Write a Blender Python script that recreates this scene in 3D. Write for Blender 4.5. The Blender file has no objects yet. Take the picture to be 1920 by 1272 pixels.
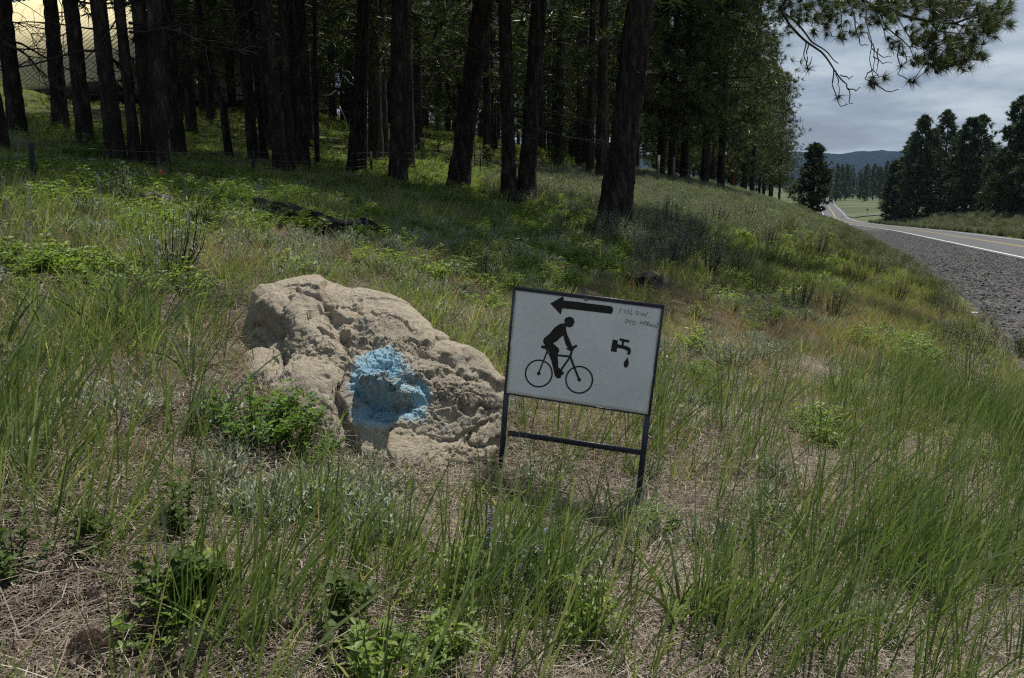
import bpy, math, random
import numpy as np
from mathutils import Vector

rng = np.random.default_rng(7)
random.seed(7)
SC = bpy.context.scene
COL = SC.collection
PI = math.pi

# ------------------------------------------------------------------ camera
CAMZ = 1.55
FPX = 1600.0                                  # focal length in pixels of the 1920 wide photograph (30 mm)
PITCH = math.atan(291.0 / FPX)
cam_d = bpy.data.cameras.new('camera'); cam = bpy.data.objects.new('camera', cam_d); COL.objects.link(cam)
cam_d.sensor_width = 36.0; cam_d.lens = 30.0; cam_d.clip_start = 0.05; cam_d.clip_end = 30000
cam.location = (0, 0, CAMZ); cam.rotation_euler = (PI / 2 - PITCH, 0, 0)
SC.camera = cam

# ------------------------------------------------------------------ light
SUN_AZ = math.radians(32.0)                   # right of straight ahead, high
SUN_EL = math.radians(67.0)
sd = bpy.data.lights.new('sun', 'SUN'); so = bpy.data.objects.new('sun', sd); COL.objects.link(so)
sd.energy = 4.8; sd.angle = math.radians(0.53); sd.color = (1.0, 0.95, 0.86)
sun_dir = Vector((math.cos(SUN_EL) * math.sin(SUN_AZ), math.cos(SUN_EL) * math.cos(SUN_AZ), math.sin(SUN_EL)))
so.rotation_euler = sun_dir.to_track_quat('Z', 'Y').to_euler()
so.location = (-20, 10, 40)

W = bpy.data.worlds.new('World'); SC.world = W; W.use_nodes = True
def build_world():
    nt = W.node_tree; N = nt.nodes; L = nt.links; N.clear()
    out = N.new('ShaderNodeOutputWorld'); bg = N.new('ShaderNodeBackground'); L.new(bg.outputs[0], out.inputs[0])
    bg.inputs['Strength'].default_value = 0.10
    sky = N.new('ShaderNodeTexSky'); sky.sky_type = 'NISHITA'; sky.sun_disc = False
    sky.sun_elevation = SUN_EL; sky.sun_rotation = SUN_AZ
    tc = N.new('ShaderNodeTexCoord'); sep = N.new('ShaderNodeSeparateXYZ'); L.new(tc.outputs['Generated'], sep.inputs[0])
    def math_(op, a, b=None, clamp=False):
        n = N.new('ShaderNodeMath'); n.operation = op; n.use_clamp = clamp
        for i, v in enumerate((a, b)):
            if v is None: continue
            if hasattr(v, 'links'): L.new(v, n.inputs[i])
            else: n.inputs[i].default_value = v
        return n.outputs[0]
    zz = math_('ADD', math_('MAXIMUM', sep.outputs[2], 0.0), 0.14)
    px = math_('DIVIDE', sep.outputs[0], zz); py = math_('DIVIDE', sep.outputs[1], zz)
    cmb = N.new('ShaderNodeCombineXYZ'); L.new(px, cmb.inputs[0]); L.new(py, cmb.inputs[1])
    def noise(scale, detail, rough, off):
        m = N.new('ShaderNodeMapping'); L.new(cmb.outputs[0], m.inputs[0]); m.inputs['Location'].default_value = off
        n = N.new('ShaderNodeTexNoise'); L.new(m.outputs[0], n.inputs['Vector'])
        n.inputs['Scale'].default_value = scale; n.inputs['Detail'].default_value = detail; n.inputs['Roughness'].default_value = rough
        return n.outputs['Fac']
    a = noise(0.55, 6, 0.5, (1.3, 4.1, 0)); b = noise(1.9, 6, 0.55, (7, 2, 0))
    f = math_('ADD', math_('MULTIPLY', a, 0.7), math_('MULTIPLY', b, 0.3))
    ramp = N.new('ShaderNodeValToRGB'); L.new(f, ramp.inputs[0])
    el = ramp.color_ramp.elements
    el[0].position = 0.42; el[0].color = (1.55, 1.95, 2.65, 1)
    el[1].position = 0.59; el[1].color = (5.2, 5.9, 6.5, 1)
    e = el.new(0.5); e.color = (2.5, 3.1, 3.95, 1)
    # thin brighter cloud low over the horizon
    low = math_('SUBTRACT', 1.0, math_('MULTIPLY', sep.outputs[2], 6.0), True)
    lowm = math_('MULTIPLY', math_('MULTIPLY', low, low), noise(1.4, 5, 0.5, (3, 9, 0)))
    mix0 = N.new('ShaderNodeMix'); mix0.data_type = 'RGBA'; L.new(math_('MULTIPLY', lowm, 0.9, True), mix0.inputs[0])
    L.new(ramp.outputs[0], mix0.inputs[6]); mix0.inputs[7].default_value = (4.4, 4.9, 5.4, 1)
    mix = N.new('ShaderNodeMix'); mix.data_type = 'RGBA'; mix.inputs[0].default_value = 0.9
    L.new(sky.outputs[0], mix.inputs[6]); L.new(mix0.outputs[2], mix.inputs[7])
    L.new(mix.outputs[2], bg.inputs['Color'])
build_world()

vs = SC.view_settings
SC.display_settings.display_device = 'sRGB'
vs.view_transform = 'Standard'; vs.look = 'None'; vs.exposure = 0.15; vs.gamma = 1.0; vs.use_curve_mapping = False
SC.render.engine = 'CYCLES'
cy = SC.cycles
cy.max_bounces = 5; cy.diffuse_bounces = 3; cy.glossy_bounces = 2; cy.transmission_bounces = 3; cy.transparent_max_bounces = 4; cy.volume_bounces = 0
cy.use_denoising = False
cy.use_adaptive_sampling = False
cy.pixel_filter_type = 'BLACKMAN_HARRIS'; cy.filter_width = 1.25
cy.caustics_reflective = False; cy.caustics_refractive = False
cy.sample_clamp_indirect = 4.0

# ------------------------------------------------------------------ numeric helpers
FW = np.array([0, math.cos(PITCH), -math.sin(PITCH)]); UP = np.array([0, math.sin(PITCH), math.cos(PITCH)]); RT = np.array([1.0, 0, 0])
CAM = np.array([0, 0, CAMZ])
def ray(px, py):
    px = np.asarray(px, float)[..., None]; py = np.asarray(py, float)[..., None]
    return RT * (px - 960) / FPX - UP * (py - 636) / FPX + FW
def at(px, py, depth):                        # a point at a given distance along the viewing axis
    return CAM + ray(px, py) * depth
def project(P):
    v = P - CAM; d = v @ FW
    d = np.where(np.abs(d) < 1e-6, 1e-6, d)
    return 960 + FPX * (v @ RT) / d, 636 - FPX * (v @ UP) / d, d

def _hash(ix, iy, iz, seed):
    h = (ix.astype(np.uint32) * np.uint32(374761393)) ^ (iy.astype(np.uint32) * np.uint32(668265263)) ^ (iz.astype(np.uint32) * np.uint32(2246822519)) ^ np.uint32(seed * 974711 + 12345)
    h = (h ^ (h >> np.uint32(13))) * np.uint32(1274126177)
    h = (h ^ (h >> np.uint32(16))) * np.uint32(2654435761)
    h = h ^ (h >> np.uint32(15))
    return h.astype(np.float64) / 4294967295.0
def vnoise(p, seed=0):
    p = np.asarray(p, float); i = np.floor(p).astype(np.int64); f = p - i; f = f * f * f * (f * (f * 6 - 15) + 10)
    i = i.astype(np.int32).view(np.uint32) if i.dtype == np.int32 else i.astype(np.int32).view(np.uint32)
    x, y, z = i[:, 0], i[:, 1], i[:, 2]; one = np.uint32(1)
    def c(a, b, d): return _hash(x + one * np.uint32(a), y + one * np.uint32(b), z + one * np.uint32(d), seed)
    fx, fy, fz = f[:, 0], f[:, 1], f[:, 2]
    x00 = c(0,0,0)*(1-fx)+c(1,0,0)*fx; x10 = c(0,1,0)*(1-fx)+c(1,1,0)*fx
    x01 = c(0,0,1)*(1-fx)+c(1,0,1)*fx; x11 = c(0,1,1)*(1-fx)+c(1,1,1)*fx
    return ((x00*(1-fy)+x10*fy)*(1-fz) + (x01*(1-fy)+x11*fy)*fz) * 2 - 1
def fbm(p, octaves=4, gain=0.5, seed=0):
    a = 1.0; s = 0; p = np.asarray(p, float)
    for o in range(octaves):
        s = s + a * vnoise(p, seed + o * 17); p = p * 2.03 + 11.7; a *= gain
    return s
def worley(p, seed=0):
    p = np.asarray(p, float); ip = np.floor(p).astype(np.int64)
    f1 = np.full(len(p), 9.0); f2 = np.full(len(p), 9.0); idn = np.zeros(len(p))
    for dx in (-1, 0, 1):
        for dy in (-1, 0, 1):
            for dz in (-1, 0, 1):
                c = ip + np.array([dx, dy, dz]); cu = c.astype(np.int32).view(np.uint32)
                h = [_hash(cu[:, 0], cu[:, 1], cu[:, 2], seed + k) for k in (1, 2, 3)]
                d = np.sqrt((c[:, 0] + h[0] - p[:, 0])**2 + (c[:, 1] + h[1] - p[:, 1])**2 + (c[:, 2] + h[2] - p[:, 2])**2)
                nearer = d < f1
                f2 = np.where(nearer, f1, np.minimum(f2, d)); idn = np.where(nearer, h[0], idn); f1 = np.where(nearer, d, f1)
    return f1, f2, idn
def facets(p, seed, tilt=1.0):
    """angular broken faces: each cell is a tilted plane with its own height"""
    p = np.asarray(p, float); ip = np.floor(p).astype(np.int64); f1 = np.full(len(p), 9.0); f2 = np.full(len(p), 9.0); out = np.zeros(len(p))
    for dx in (-1, 0, 1):
        for dy in (-1, 0, 1):
            for dz in (-1, 0, 1):
                c = ip + np.array([dx, dy, dz]); cu = c.astype(np.int32).view(np.uint32)
                h = [_hash(cu[:, 0], cu[:, 1], cu[:, 2], seed + k) for k in range(1, 8)]
                v = np.stack([p[:, 0] - c[:, 0] - h[0], p[:, 1] - c[:, 1] - h[1], p[:, 2] - c[:, 2] - h[2]], -1); d = np.linalg.norm(v, axis=1); near = d < f1
                val = .45 * (h[3] - .5) + tilt * (v[:, 0] * (h[4] - .5) + v[:, 1] * (h[5] - .5) + v[:, 2] * (h[6] - .5)) * 2
                f2 = np.where(near, f1, np.minimum(f2, d)); out = np.where(near, val, out); f1 = np.where(near, d, f1)
    return out, f2 - f1
def sstep(a, b, x):
    t = np.clip((x - a) / (b - a), 0, 1); return t * t * (3 - 2 * t)
def norm(v): return v / np.maximum(np.linalg.norm(v, axis=-1, keepdims=True), 1e-9)

# ------------------------------------------------------------------ object helpers
def mesh_arrays(name, verts, faces, mats=(), mat_idx=None, smooth=False, attrs=None):
    """faces: list of int arrays (n,3) / (n,4)."""
    me = bpy.data.meshes.new(name)
    verts = np.asarray(verts, np.float32)
    faces = [np.asarray(f, np.int32) for f in (faces if isinstance(faces, list) else [faces]) if len(f)]
    nl = sum(f.size for f in faces); nf = sum(len(f) for f in faces)
    me.vertices.add(len(verts)); me.vertices.foreach_set('co', verts.ravel())
    me.loops.add(nl); me.polygons.add(nf)
    me.loops.foreach_set('vertex_index', np.concatenate([f.ravel() for f in faces]))
    tot = np.concatenate([np.full(len(f), f.shape[1], np.int32) for f in faces])
    start = np.concatenate([[0], np.cumsum(tot)[:-1]]).astype(np.int32)
    me.polygons.foreach_set('loop_start', start); 
    if mat_idx is not None: me.polygons.foreach_set('material_index', np.asarray(mat_idx, np.int32))
    if smooth: me.polygons.foreach_set('use_smooth', np.ones(nf, bool))
    for k, v in (attrs or {}).items():
        a = me.attributes.new(k, 'FLOAT', 'POINT'); a.data.foreach_set('value', np.asarray(v, np.float32))
    for m in mats: me.materials.append(m)
    me.update(calc_edges=True); me.validate()
    return me
class MB:
    """collects pieces of one mesh"""
    def __init__(s): s.v = []; s.f = []; s.a = []; s.n = 0
    def add(s, v, f, a=None):
        v = np.asarray(v, float); fs = f if isinstance(f, list) else [f]
        for x in fs:
            x = np.asarray(x, int)
            if len(x): s.f.append(x + s.n)
        s.v.append(v); s.n += len(v); s.a.append(np.full(len(v), 0.5) if a is None else np.broadcast_to(a, (len(v),)))
        return s
    def tube(s, pts, radii, sides=6, cap=True, a=None):
        pts = np.asarray(pts, float); n = len(pts); radii = np.broadcast_to(radii, (n,))
        tg = norm(np.gradient(pts, axis=0)); ref = np.array([0, 0, 1.0]) if abs(tg[0][2]) < 0.9 else np.array([1.0, 0, 0])
        u = norm(np.cross(tg, ref)); w = np.cross(tg, u)
        th = np.arange(sides) * 2 * PI / sides
        v = pts[:, None] + radii[:, None, None] * (np.cos(th)[None, :, None] * u[:, None] + np.sin(th)[None, :, None] * w[:, None])
        i = np.arange(n - 1)[:, None] * sides; j = np.arange(sides)[None]; k = (j + 1) % sides
        q = np.stack([i + j, i + k, i + sides + k, i + sides + j], -1).reshape(-1, 4)
        fs = [q]
        if cap and sides >= 3:
            c = np.arange(1, sides - 1)
            fs.append(np.concatenate([np.stack([0 * c, c + 1, c], -1), (n - 1) * sides + np.stack([0 * c, c, c + 1], -1)]))
        return s.add(v.reshape(-1, 3), fs, a)
    def box(s, c, ax, ay, az, a=None):          # centre and three half-axis vectors
        c = np.asarray(c, float); A = [np.asarray(x, float) for x in (ax, ay, az)]
        v = [c + i * A[0] + j * A[1] + k * A[2] for i in (-1, 1) for j in (-1, 1) for k in (-1, 1)]
        return s.add(v, np.array([[0,1,3,2],[4,6,7,5],[0,4,5,1],[2,3,7,6],[0,2,6,4],[1,5,7,3]]), a)
    def mesh(s, name, mats, smooth=False):
        d = {}
        for f in s.f: d.setdefault(f.shape[1], []).append(f)
        return mesh_arrays(name, np.concatenate(s.v), [np.concatenate(x) for x in d.values()], mats, smooth=smooth, attrs={'tint': np.concatenate(s.a)})
    def obj(s, name, mats, parent=None, smooth=False): return link(name, s.mesh(name, mats if isinstance(mats, (list, tuple)) else [mats], smooth), parent)
def link(name, me, parent=None, loc=None):
    o = bpy.data.objects.new(name, me); COL.objects.link(o)
    if parent is not None: o.parent = parent
    if loc is not None: o.location = loc
    return o
def tag(o, label=None, cat=None, group=None, kind=None):
    if label: o['label'] = label
    if cat: o['category'] = cat
    if group: o['group'] = group
    if kind: o['kind'] = kind
    return o
def thing(name, label, cat, loc=(0, 0, 0), group=None, rz=0.0):
    o = bpy.data.objects.new(name, None); COL.objects.link(o); o.location = loc; o.rotation_euler = (0, 0, rz); o.empty_display_size = 0.1
    return tag(o, label, cat, group)
def children(o): return [c for c in bpy.data.objects if c.parent == o]
def dup(root, kids, loc, rz=0, scale=1.0, label=None, tilt=(0, 0)):
    r = root.copy(); COL.objects.link(r); r.location = loc; r.rotation_euler = (tilt[0], tilt[1], rz); r.scale = (scale,) * 3
    if label: r['label'] = label
    for ch in kids:
        c = ch.copy(); COL.objects.link(c); c.parent = r
    return r

# ------------------------------------------------------------------ materials
def new_mat(name):
    m = bpy.data.materials.new(name); m.use_nodes = True; nt = m.node_tree
    return m, nt, nt.nodes, nt.links, nt.nodes['Principled BSDF'], nt.nodes['Material Output']
def ramp_node(N, stops):
    r = N.new('ShaderNodeValToRGB'); el = r.color_ramp.elements
    while len(el) < len(stops): el.new(0.5)
    for e, (p, c) in zip(el, stops): e.position = p; e.color = (*c, 1)
    return r
def noise_node(N, L, vec, scale, detail=4, rough=0.55):
    n = N.new('ShaderNodeTexNoise'); L.new(vec, n.inputs['Vector']); n.inputs['Scale'].default_value = scale
    n.inputs['Detail'].default_value = detail; n.inputs['Roughness'].default_value = rough
    return n
def foliage_mat(name, stops, transl=0.35, rough=0.5, tr_gain=1.25, spec=0.3):
    """leaf colour picked per leaf (tint attribute) and per plant (random)."""
    m, nt, N, L, b, out = new_mat(name)
    at_ = N.new('ShaderNodeAttribute'); at_.attribute_name = 'tint'
    oi = N.new('ShaderNodeObjectInfo')
    mul = N.new('ShaderNodeMath'); mul.operation = 'MULTIPLY_ADD'; L.new(oi.outputs['Random'], mul.inputs[0]); mul.inputs[1].default_value = 0.3; mul.inputs[2].default_value = -0.15
    add = N.new('ShaderNodeMath'); add.operation = 'ADD'; add.use_clamp = True; L.new(at_.outputs['Fac'], add.inputs[0]); L.new(mul.outputs[0], add.inputs[1])
    r = ramp_node(N, stops); L.new(add.outputs[0], r.inputs[0])
    L.new(r.outputs[0], b.inputs['Base Color']); b.inputs['Roughness'].default_value = rough; b.inputs['Specular IOR Level'].default_value = spec
    if transl > 0:
        t = N.new('ShaderNodeBsdfTranslucent'); g = N.new('ShaderNodeMix'); g.data_type = 'RGBA'; g.blend_type = 'MULTIPLY'; g.inputs[0].default_value = 1.0
        L.new(r.outputs[0], g.inputs[6]); g.inputs[7].default_value = (tr_gain * 1.1, tr_gain * 1.15, tr_gain * 0.55, 1)
        L.new(g.outputs[2], t.inputs[0])
        mx = N.new('ShaderNodeMixShader'); mx.inputs[0].default_value = transl
        L.new(b.outputs[0], mx.inputs[1]); L.new(t.outputs[0], mx.inputs[2]); L.new(mx.outputs[0], out.inputs[0])
    return m
def solid_mat(name, col, rough=0.6, vary=0.25, scale=20, bump=0.0, spec=0.4, metallic=0.0):
    m, nt, N, L, b, out = new_mat(name)
    tc = N.new('ShaderNodeTexCoord'); n = noise_node(N, L, tc.outputs['Object'], scale, 5)
    r = ramp_node(N, [(0.3, tuple(c * (1 - vary) for c in col)), (0.7, tuple(min(1, c * (1 + vary)) for c in col))]); L.new(n.outputs['Fac'], r.inputs[0])
    L.new(r.outputs[0], b.inputs['Base Color']); b.inputs['Roughness'].default_value = rough; b.inputs['Specular IOR Level'].default_value = spec; b.inputs['Metallic'].default_value = metallic
    if bump:
        bp = N.new('ShaderNodeBump'); bp.inputs['Strength'].default_value = bump; bp.inputs['Distance'].default_value = 0.01
        L.new(n.outputs['Fac'], bp.inputs['Height']); L.new(bp.outputs[0], b.inputs['Normal'])
    return m

def bark_mat(name, c0, c1, c2):
    m, nt, N, L, b, out = new_mat(name)
    tc = N.new('ShaderNodeTexCoord'); mp = N.new('ShaderNodeMapping'); L.new(tc.outputs['Object'], mp.inputs[0]); mp.inputs['Scale'].default_value = (1, 1, 0.28)
    v = N.new('ShaderNodeTexVoronoi'); v.feature = 'DISTANCE_TO_EDGE'; v.inputs['Scale'].default_value = 14
    n = noise_node(N, L, mp.outputs[0], 9, 6, 0.65)
    wr = N.new('ShaderNodeMix'); wr.data_type = 'VECTOR'; wr.inputs[0].default_value = 0.16; L.new(mp.outputs[0], wr.inputs[4]); L.new(n.outputs['Color'], wr.inputs[5])
    L.new(wr.outputs[1], v.inputs['Vector'])
    n2 = noise_node(N, L, tc.outputs['Object'], 45, 4, 0.6)
    mx = N.new('ShaderNodeMath'); mx.operation = 'ADD'; L.new(n.outputs['Fac'], mx.inputs[0])
    m2 = N.new('ShaderNodeMath'); m2.operation = 'MULTIPLY_ADD'; L.new(n2.outputs['Fac'], m2.inputs[0]); m2.inputs[1].default_value = 0.4; m2.inputs[2].default_value = -0.2; L.new(m2.outputs[0], mx.inputs[1])
    r = ramp_node(N, [(0.3, c0), (0.52, c1), (0.75, c2)]); L.new(mx.outputs[0], r.inputs[0])
    L.new(r.outputs[0], b.inputs['Base Color']); b.inputs['Roughness'].default_value = 0.9; b.inputs['Specular IOR Level'].default_value = 0.15
    st = N.new('ShaderNodeMath'); st.operation = 'SMOOTH_MIN'; L.new(v.outputs['Distance'], st.inputs[0]); st.inputs[1].default_value = 0.22; st.inputs[2].default_value = 0.1
    ad = N.new('ShaderNodeMath'); ad.operation = 'MULTIPLY_ADD'; L.new(n2.outputs['Fac'], ad.inputs[0]); ad.inputs[1].default_value = 0.12; L.new(st.outputs[0], ad.inputs[2])
    bp = N.new('ShaderNodeBump'); bp.inputs['Strength'].default_value = 1.0; bp.inputs['Distance'].default_value = 0.12
    L.new(ad.outputs[0], bp.inputs['Height']); L.new(bp.outputs[0], b.inputs['Normal'])
    return m
M = {}
M['bark'] = bark_mat('bark', (0.012, 0.010, 0.009), (0.045, 0.036, 0.031), (0.15, 0.122, 0.10))
M['bark_red'] = bark_mat('bark_red', (0.06, 0.03, 0.018), (0.14, 0.065, 0.038), (0.22, 0.11, 0.065))
M['twig'] = solid_mat('twig', (0.03, 0.026, 0.022), 0.9, 0.35, 30)
M['dead_twig'] = solid_mat('dead_twig', (0.11, 0.10, 0.085), 0.9, 0.4, 14)
M['pale_twig'] = solid_mat('pale_twig', (0.55, 0.53, 0.5), 0.8, 0.2, 14)
M['needle'] = foliage_mat('needle', [(0.0, (0.026, 0.040, 0.015)), (0.5, (0.055, 0.080, 0.025)), (1.0, (0.105, 0.128, 0.042))], 0.22, 0.45)
M['needle_sunlit'] = foliage_mat('needle_sunlit', [(0.0, (0.036, 0.054, 0.020)), (0.5, (0.07, 0.094, 0.033)), (1.0, (0.135, 0.155, 0.056))], 0.22, 0.45)  # needle green lightened to stand for sun on the road-edge crowns
M['needle_far'] = foliage_mat('needle_far', [(0.0, (0.024, 0.036, 0.016)), (0.5, (0.044, 0.062, 0.025)), (1.0, (0.085, 0.105, 0.04))], 0.15, 0.55)
M['needle_young'] = foliage_mat('needle_young', [(0.0, (0.06, 0.085, 0.025)), (0.5, (0.10, 0.135, 0.04)), (1.0, (0.17, 0.2, 0.07))], 0.35, 0.45)
M['grass'] = foliage_mat('grass', [(0.0, (0.055, 0.092, 0.024)), (0.4, (0.10, 0.15, 0.045)), (0.65, (0.14, 0.19, 0.082)), (0.85, (0.22, 0.27, 0.17)), (0.93, (0.22, 0.25, 0.13)), (1.0, (0.40, 0.32, 0.17))], 0.38, 0.38, 1.35, 0.5)
M['grass_short'] = foliage_mat('grass_short', [(0.0, (0.10, 0.155, 0.04)), (0.5, (0.185, 0.245, 0.075)), (0.8, (0.28, 0.32, 0.145)), (1.0, (0.46, 0.41, 0.24))], 0.4, 0.42)
M['grass_dry'] = foliage_mat('grass_dry', [(0.0, (0.21, 0.145, 0.085)), (0.5, (0.35, 0.265, 0.165)), (1.0, (0.55, 0.45, 0.3))], 0.25, 0.6, 1.1)
M['forb'] = foliage_mat('forb', [(0.0, (0.10, 0.16, 0.036)), (0.5, (0.165, 0.24, 0.056)), (1.0, (0.27, 0.33, 0.095))], 0.4, 0.45)
M['weed'] = foliage_mat('weed', [(0.0, (0.045, 0.075, 0.022)), (0.5, (0.075, 0.115, 0.034)), (1.0, (0.12, 0.165, 0.055))], 0.3, 0.55, 1.1, 0.2)
M['leafy'] = foliage_mat('leafy', [(0.0, (0.06, 0.12, 0.025)), (0.5, (0.115, 0.195, 0.038)), (1.0, (0.19, 0.28, 0.07))], 0.38, 0.5, 1.25, 0.2)
M['sage'] = foliage_mat('sage', [(0.0, (0.19, 0.215, 0.15)), (0.5, (0.30, 0.33, 0.25)), (1.0, (0.46, 0.49, 0.40))], 0.22, 0.6, 1.0)
M['sage_green'] = foliage_mat('sage_green', [(0.0, (0.09, 0.105, 0.035)), (0.5, (0.15, 0.165, 0.06)), (1.0, (0.24, 0.25, 0.11))], 0.25, 0.7, 1.0)
M['silver'] = foliage_mat('silver', [(0.0, (0.17, 0.2, 0.14)), (0.5, (0.3, 0.34, 0.26)), (1.0, (0.52, 0.55, 0.48))], 0.25, 0.5, 1.0)
M['lupine_flower'] = foliage_mat('lupine_flower', [(0.0, (0.12, 0.11, 0.27)), (0.6, (0.22, 0.21, 0.42)), (1.0, (0.42, 0.42, 0.52))], 0.25, 0.6, 1.0)
M['red_flower'] = foliage_mat('red_flower', [(0.0, (0.30, 0.05, 0.03)), (1.0, (0.55, 0.14, 0.08))], 0.3, 0.5, 1.0)
M['litter'] = foliage_mat('litter', [(0.0, (0.085, 0.062, 0.045)), (0.35, (0.17, 0.135, 0.10)), (0.75, (0.27, 0.225, 0.17)), (1.0, (0.42, 0.38, 0.31))], 0.0, 0.7)
M['cone'] = solid_mat('pine_cone', (0.24, 0.185, 0.145), 0.8, 0.5, 40)
M['char'] = solid_mat('charred_wood', (0.016, 0.015, 0.014), 0.9, 0.7, 9, 1.0, 0.15)
M['old_wood'] = solid_mat('old_wood', (0.085, 0.075, 0.062), 0.9, 0.5, 12, 1.0)
M['grey_wood'] = solid_mat('weathered_wood', (0.17, 0.155, 0.13), 0.9, 0.4, 12, 1.0)

# ------------------------------------------------------------------ terrain
RA = math.radians(19.9); RS, RC = math.sin(RA), math.cos(RA)
def ts(x, y): return x * RS + y * RC, -x * RC + y * RS       # along the road, left of the camera's own line
def xy(t, s): return t * RS - s * RC, t * RC + s * RS
ROAD_S0, LANE = -9.3, 3.5                                     # near edge line, lane width
def road_shift(t): return 9.5 * sstep(110, 300, t) + 2.0 * sstep(300, 500, t)   # the road swings left
def drop(t):
    a = 0.034 * t; k = 0.9
    return -np.log(np.exp(-np.clip(a, -30, 60) / k) + math.exp(-8.7 / k)) * k + 0.0
def road_z(t): return -0.40 - drop(t)
def s_edge(t): return np.interp(t, [0, 10, 20, 44, 150, 250, 400], [-2.2, -2.5, -3.1, -3.7, -4.2, -5.0, -6]) + road_shift(t) * 1.0
def _prof(u):
    return np.interp(u, [-1, 0, 0.8, 1.8, 2.9, 3.5, 4.5, 6.2, 10, 17, 20, 30, 45, 80, 200], [0, 0, .16, .50, .79, .875, 1.10, 1.60, 2.3, 3.12, 3.6, 4.9, 6.6, 9.3, 15])
def prof(u): return (_prof(u - 0.4) + _prof(u) * 2 + _prof(u + 0.4)) / 4 - 0.0
def ampl(t): return np.interp(t, [-30, 14, 26, 47, 100, 150, 220, 300, 420], [1, 1, 1.12, 1.45, 1.6, 1.45, 1.0, .35, .05])
def H(x, y, noise=True):
    x = np.asarray(x, float); y = np.asarray(y, float); t, s = ts(x, y); sh = road_shift(t)
    u = s - s_edge(t)
    z = road_z(t) + prof(u) * ampl(t)
    v = -(s - sh) - (-ROAD_S0 + 2 * LANE + 1.2)               # right of the far edge of the road
    z = z + (2.6 * sstep(0, 16, v) + 2.5 * sstep(10, 80, v)) * np.interp(t, [-30, 90, 200, 300, 420], [1, 1, .9, .25, 0]) - 0.25 * sstep(0, 1.5, v) * (1 - sstep(1.5, 4, v))
    if noise:
        shp = x.shape; p = np.stack([x.ravel(), y.ravel(), 0 * x.ravel()], -1)
        nz = 0.05 * fbm(p * 0.9, 3, 0.5, 3) + 0.25 * vnoise(p * 0.11, 9) * np.clip((y.ravel() - 8) / 30, 0, 1)
        on = np.maximum(sstep(0.2, 2.0, u), sstep(0.5, 3, v)).ravel()
        z = z + (nz * on).reshape(shp)
    z = z - 0.085 * np.exp(-((x - 0.15) / .75)**2 - ((y - 3.42) / .6)**2)
    return z
def hit(px, py):
    """where a line of sight meets the ground"""
    d = ray(px, py); dd = np.geomspace(1.3, 1500, 900)
    P = CAM + d * dd[:, None]; below = P[:, 2] < H(P[:, 0], P[:, 1])
    k = int(np.argmax(below)) if below.any() else len(dd) - 1
    a, b = dd[max(k - 1, 0)], dd[k]
    for _ in range(18):
        m = (a + b) / 2; p = CAM + d * m
        if p[2] < float(H(p[0:1], p[1:2])[0]): b = m
        else: a = m
    p = CAM + d * b; return p, b

def build_ground():
    ang = np.concatenate([np.linspace(-46, 46, 420), np.linspace(46, 314, 70)[1:-1]]) * PI / 180
    rr = np.concatenate([[0.02], np.geomspace(0.5, 7500, 460)])
    A, R = np.meshgrid(ang, rr); x = R * np.sin(A); y = R * np.cos(A)
    z = H(x, y); t, s = ts(x, y); sh = road_shift(t)
    lat = s - sh
    covered = sstep(0.05, .5, s_edge(t) - s) * sstep(0.0, 0.6, lat + (-ROAD_S0 + 2 * LANE + 1.1)) * (t > -25) * (1 - sstep(900, 1000, t))
    z = z - covered * (0.10 + np.clip(t, 0, 700) * 0.0016)
    na = len(ang); i = np.arange(len(rr) - 1)[:, None] * na; j = np.arange(na)[None]; k = (j + 1) % na
    q = np.stack([i + j, i + na + j, i + na + k, i + k], -1).reshape(-1, 4)[:, ::-1]
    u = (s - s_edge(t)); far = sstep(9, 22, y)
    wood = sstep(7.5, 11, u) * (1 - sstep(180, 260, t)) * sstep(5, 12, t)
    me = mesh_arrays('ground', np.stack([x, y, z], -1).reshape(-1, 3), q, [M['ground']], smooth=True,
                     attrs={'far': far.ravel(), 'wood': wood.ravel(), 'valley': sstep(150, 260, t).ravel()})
    return tag(link('ground', me), kind='structure')
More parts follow.
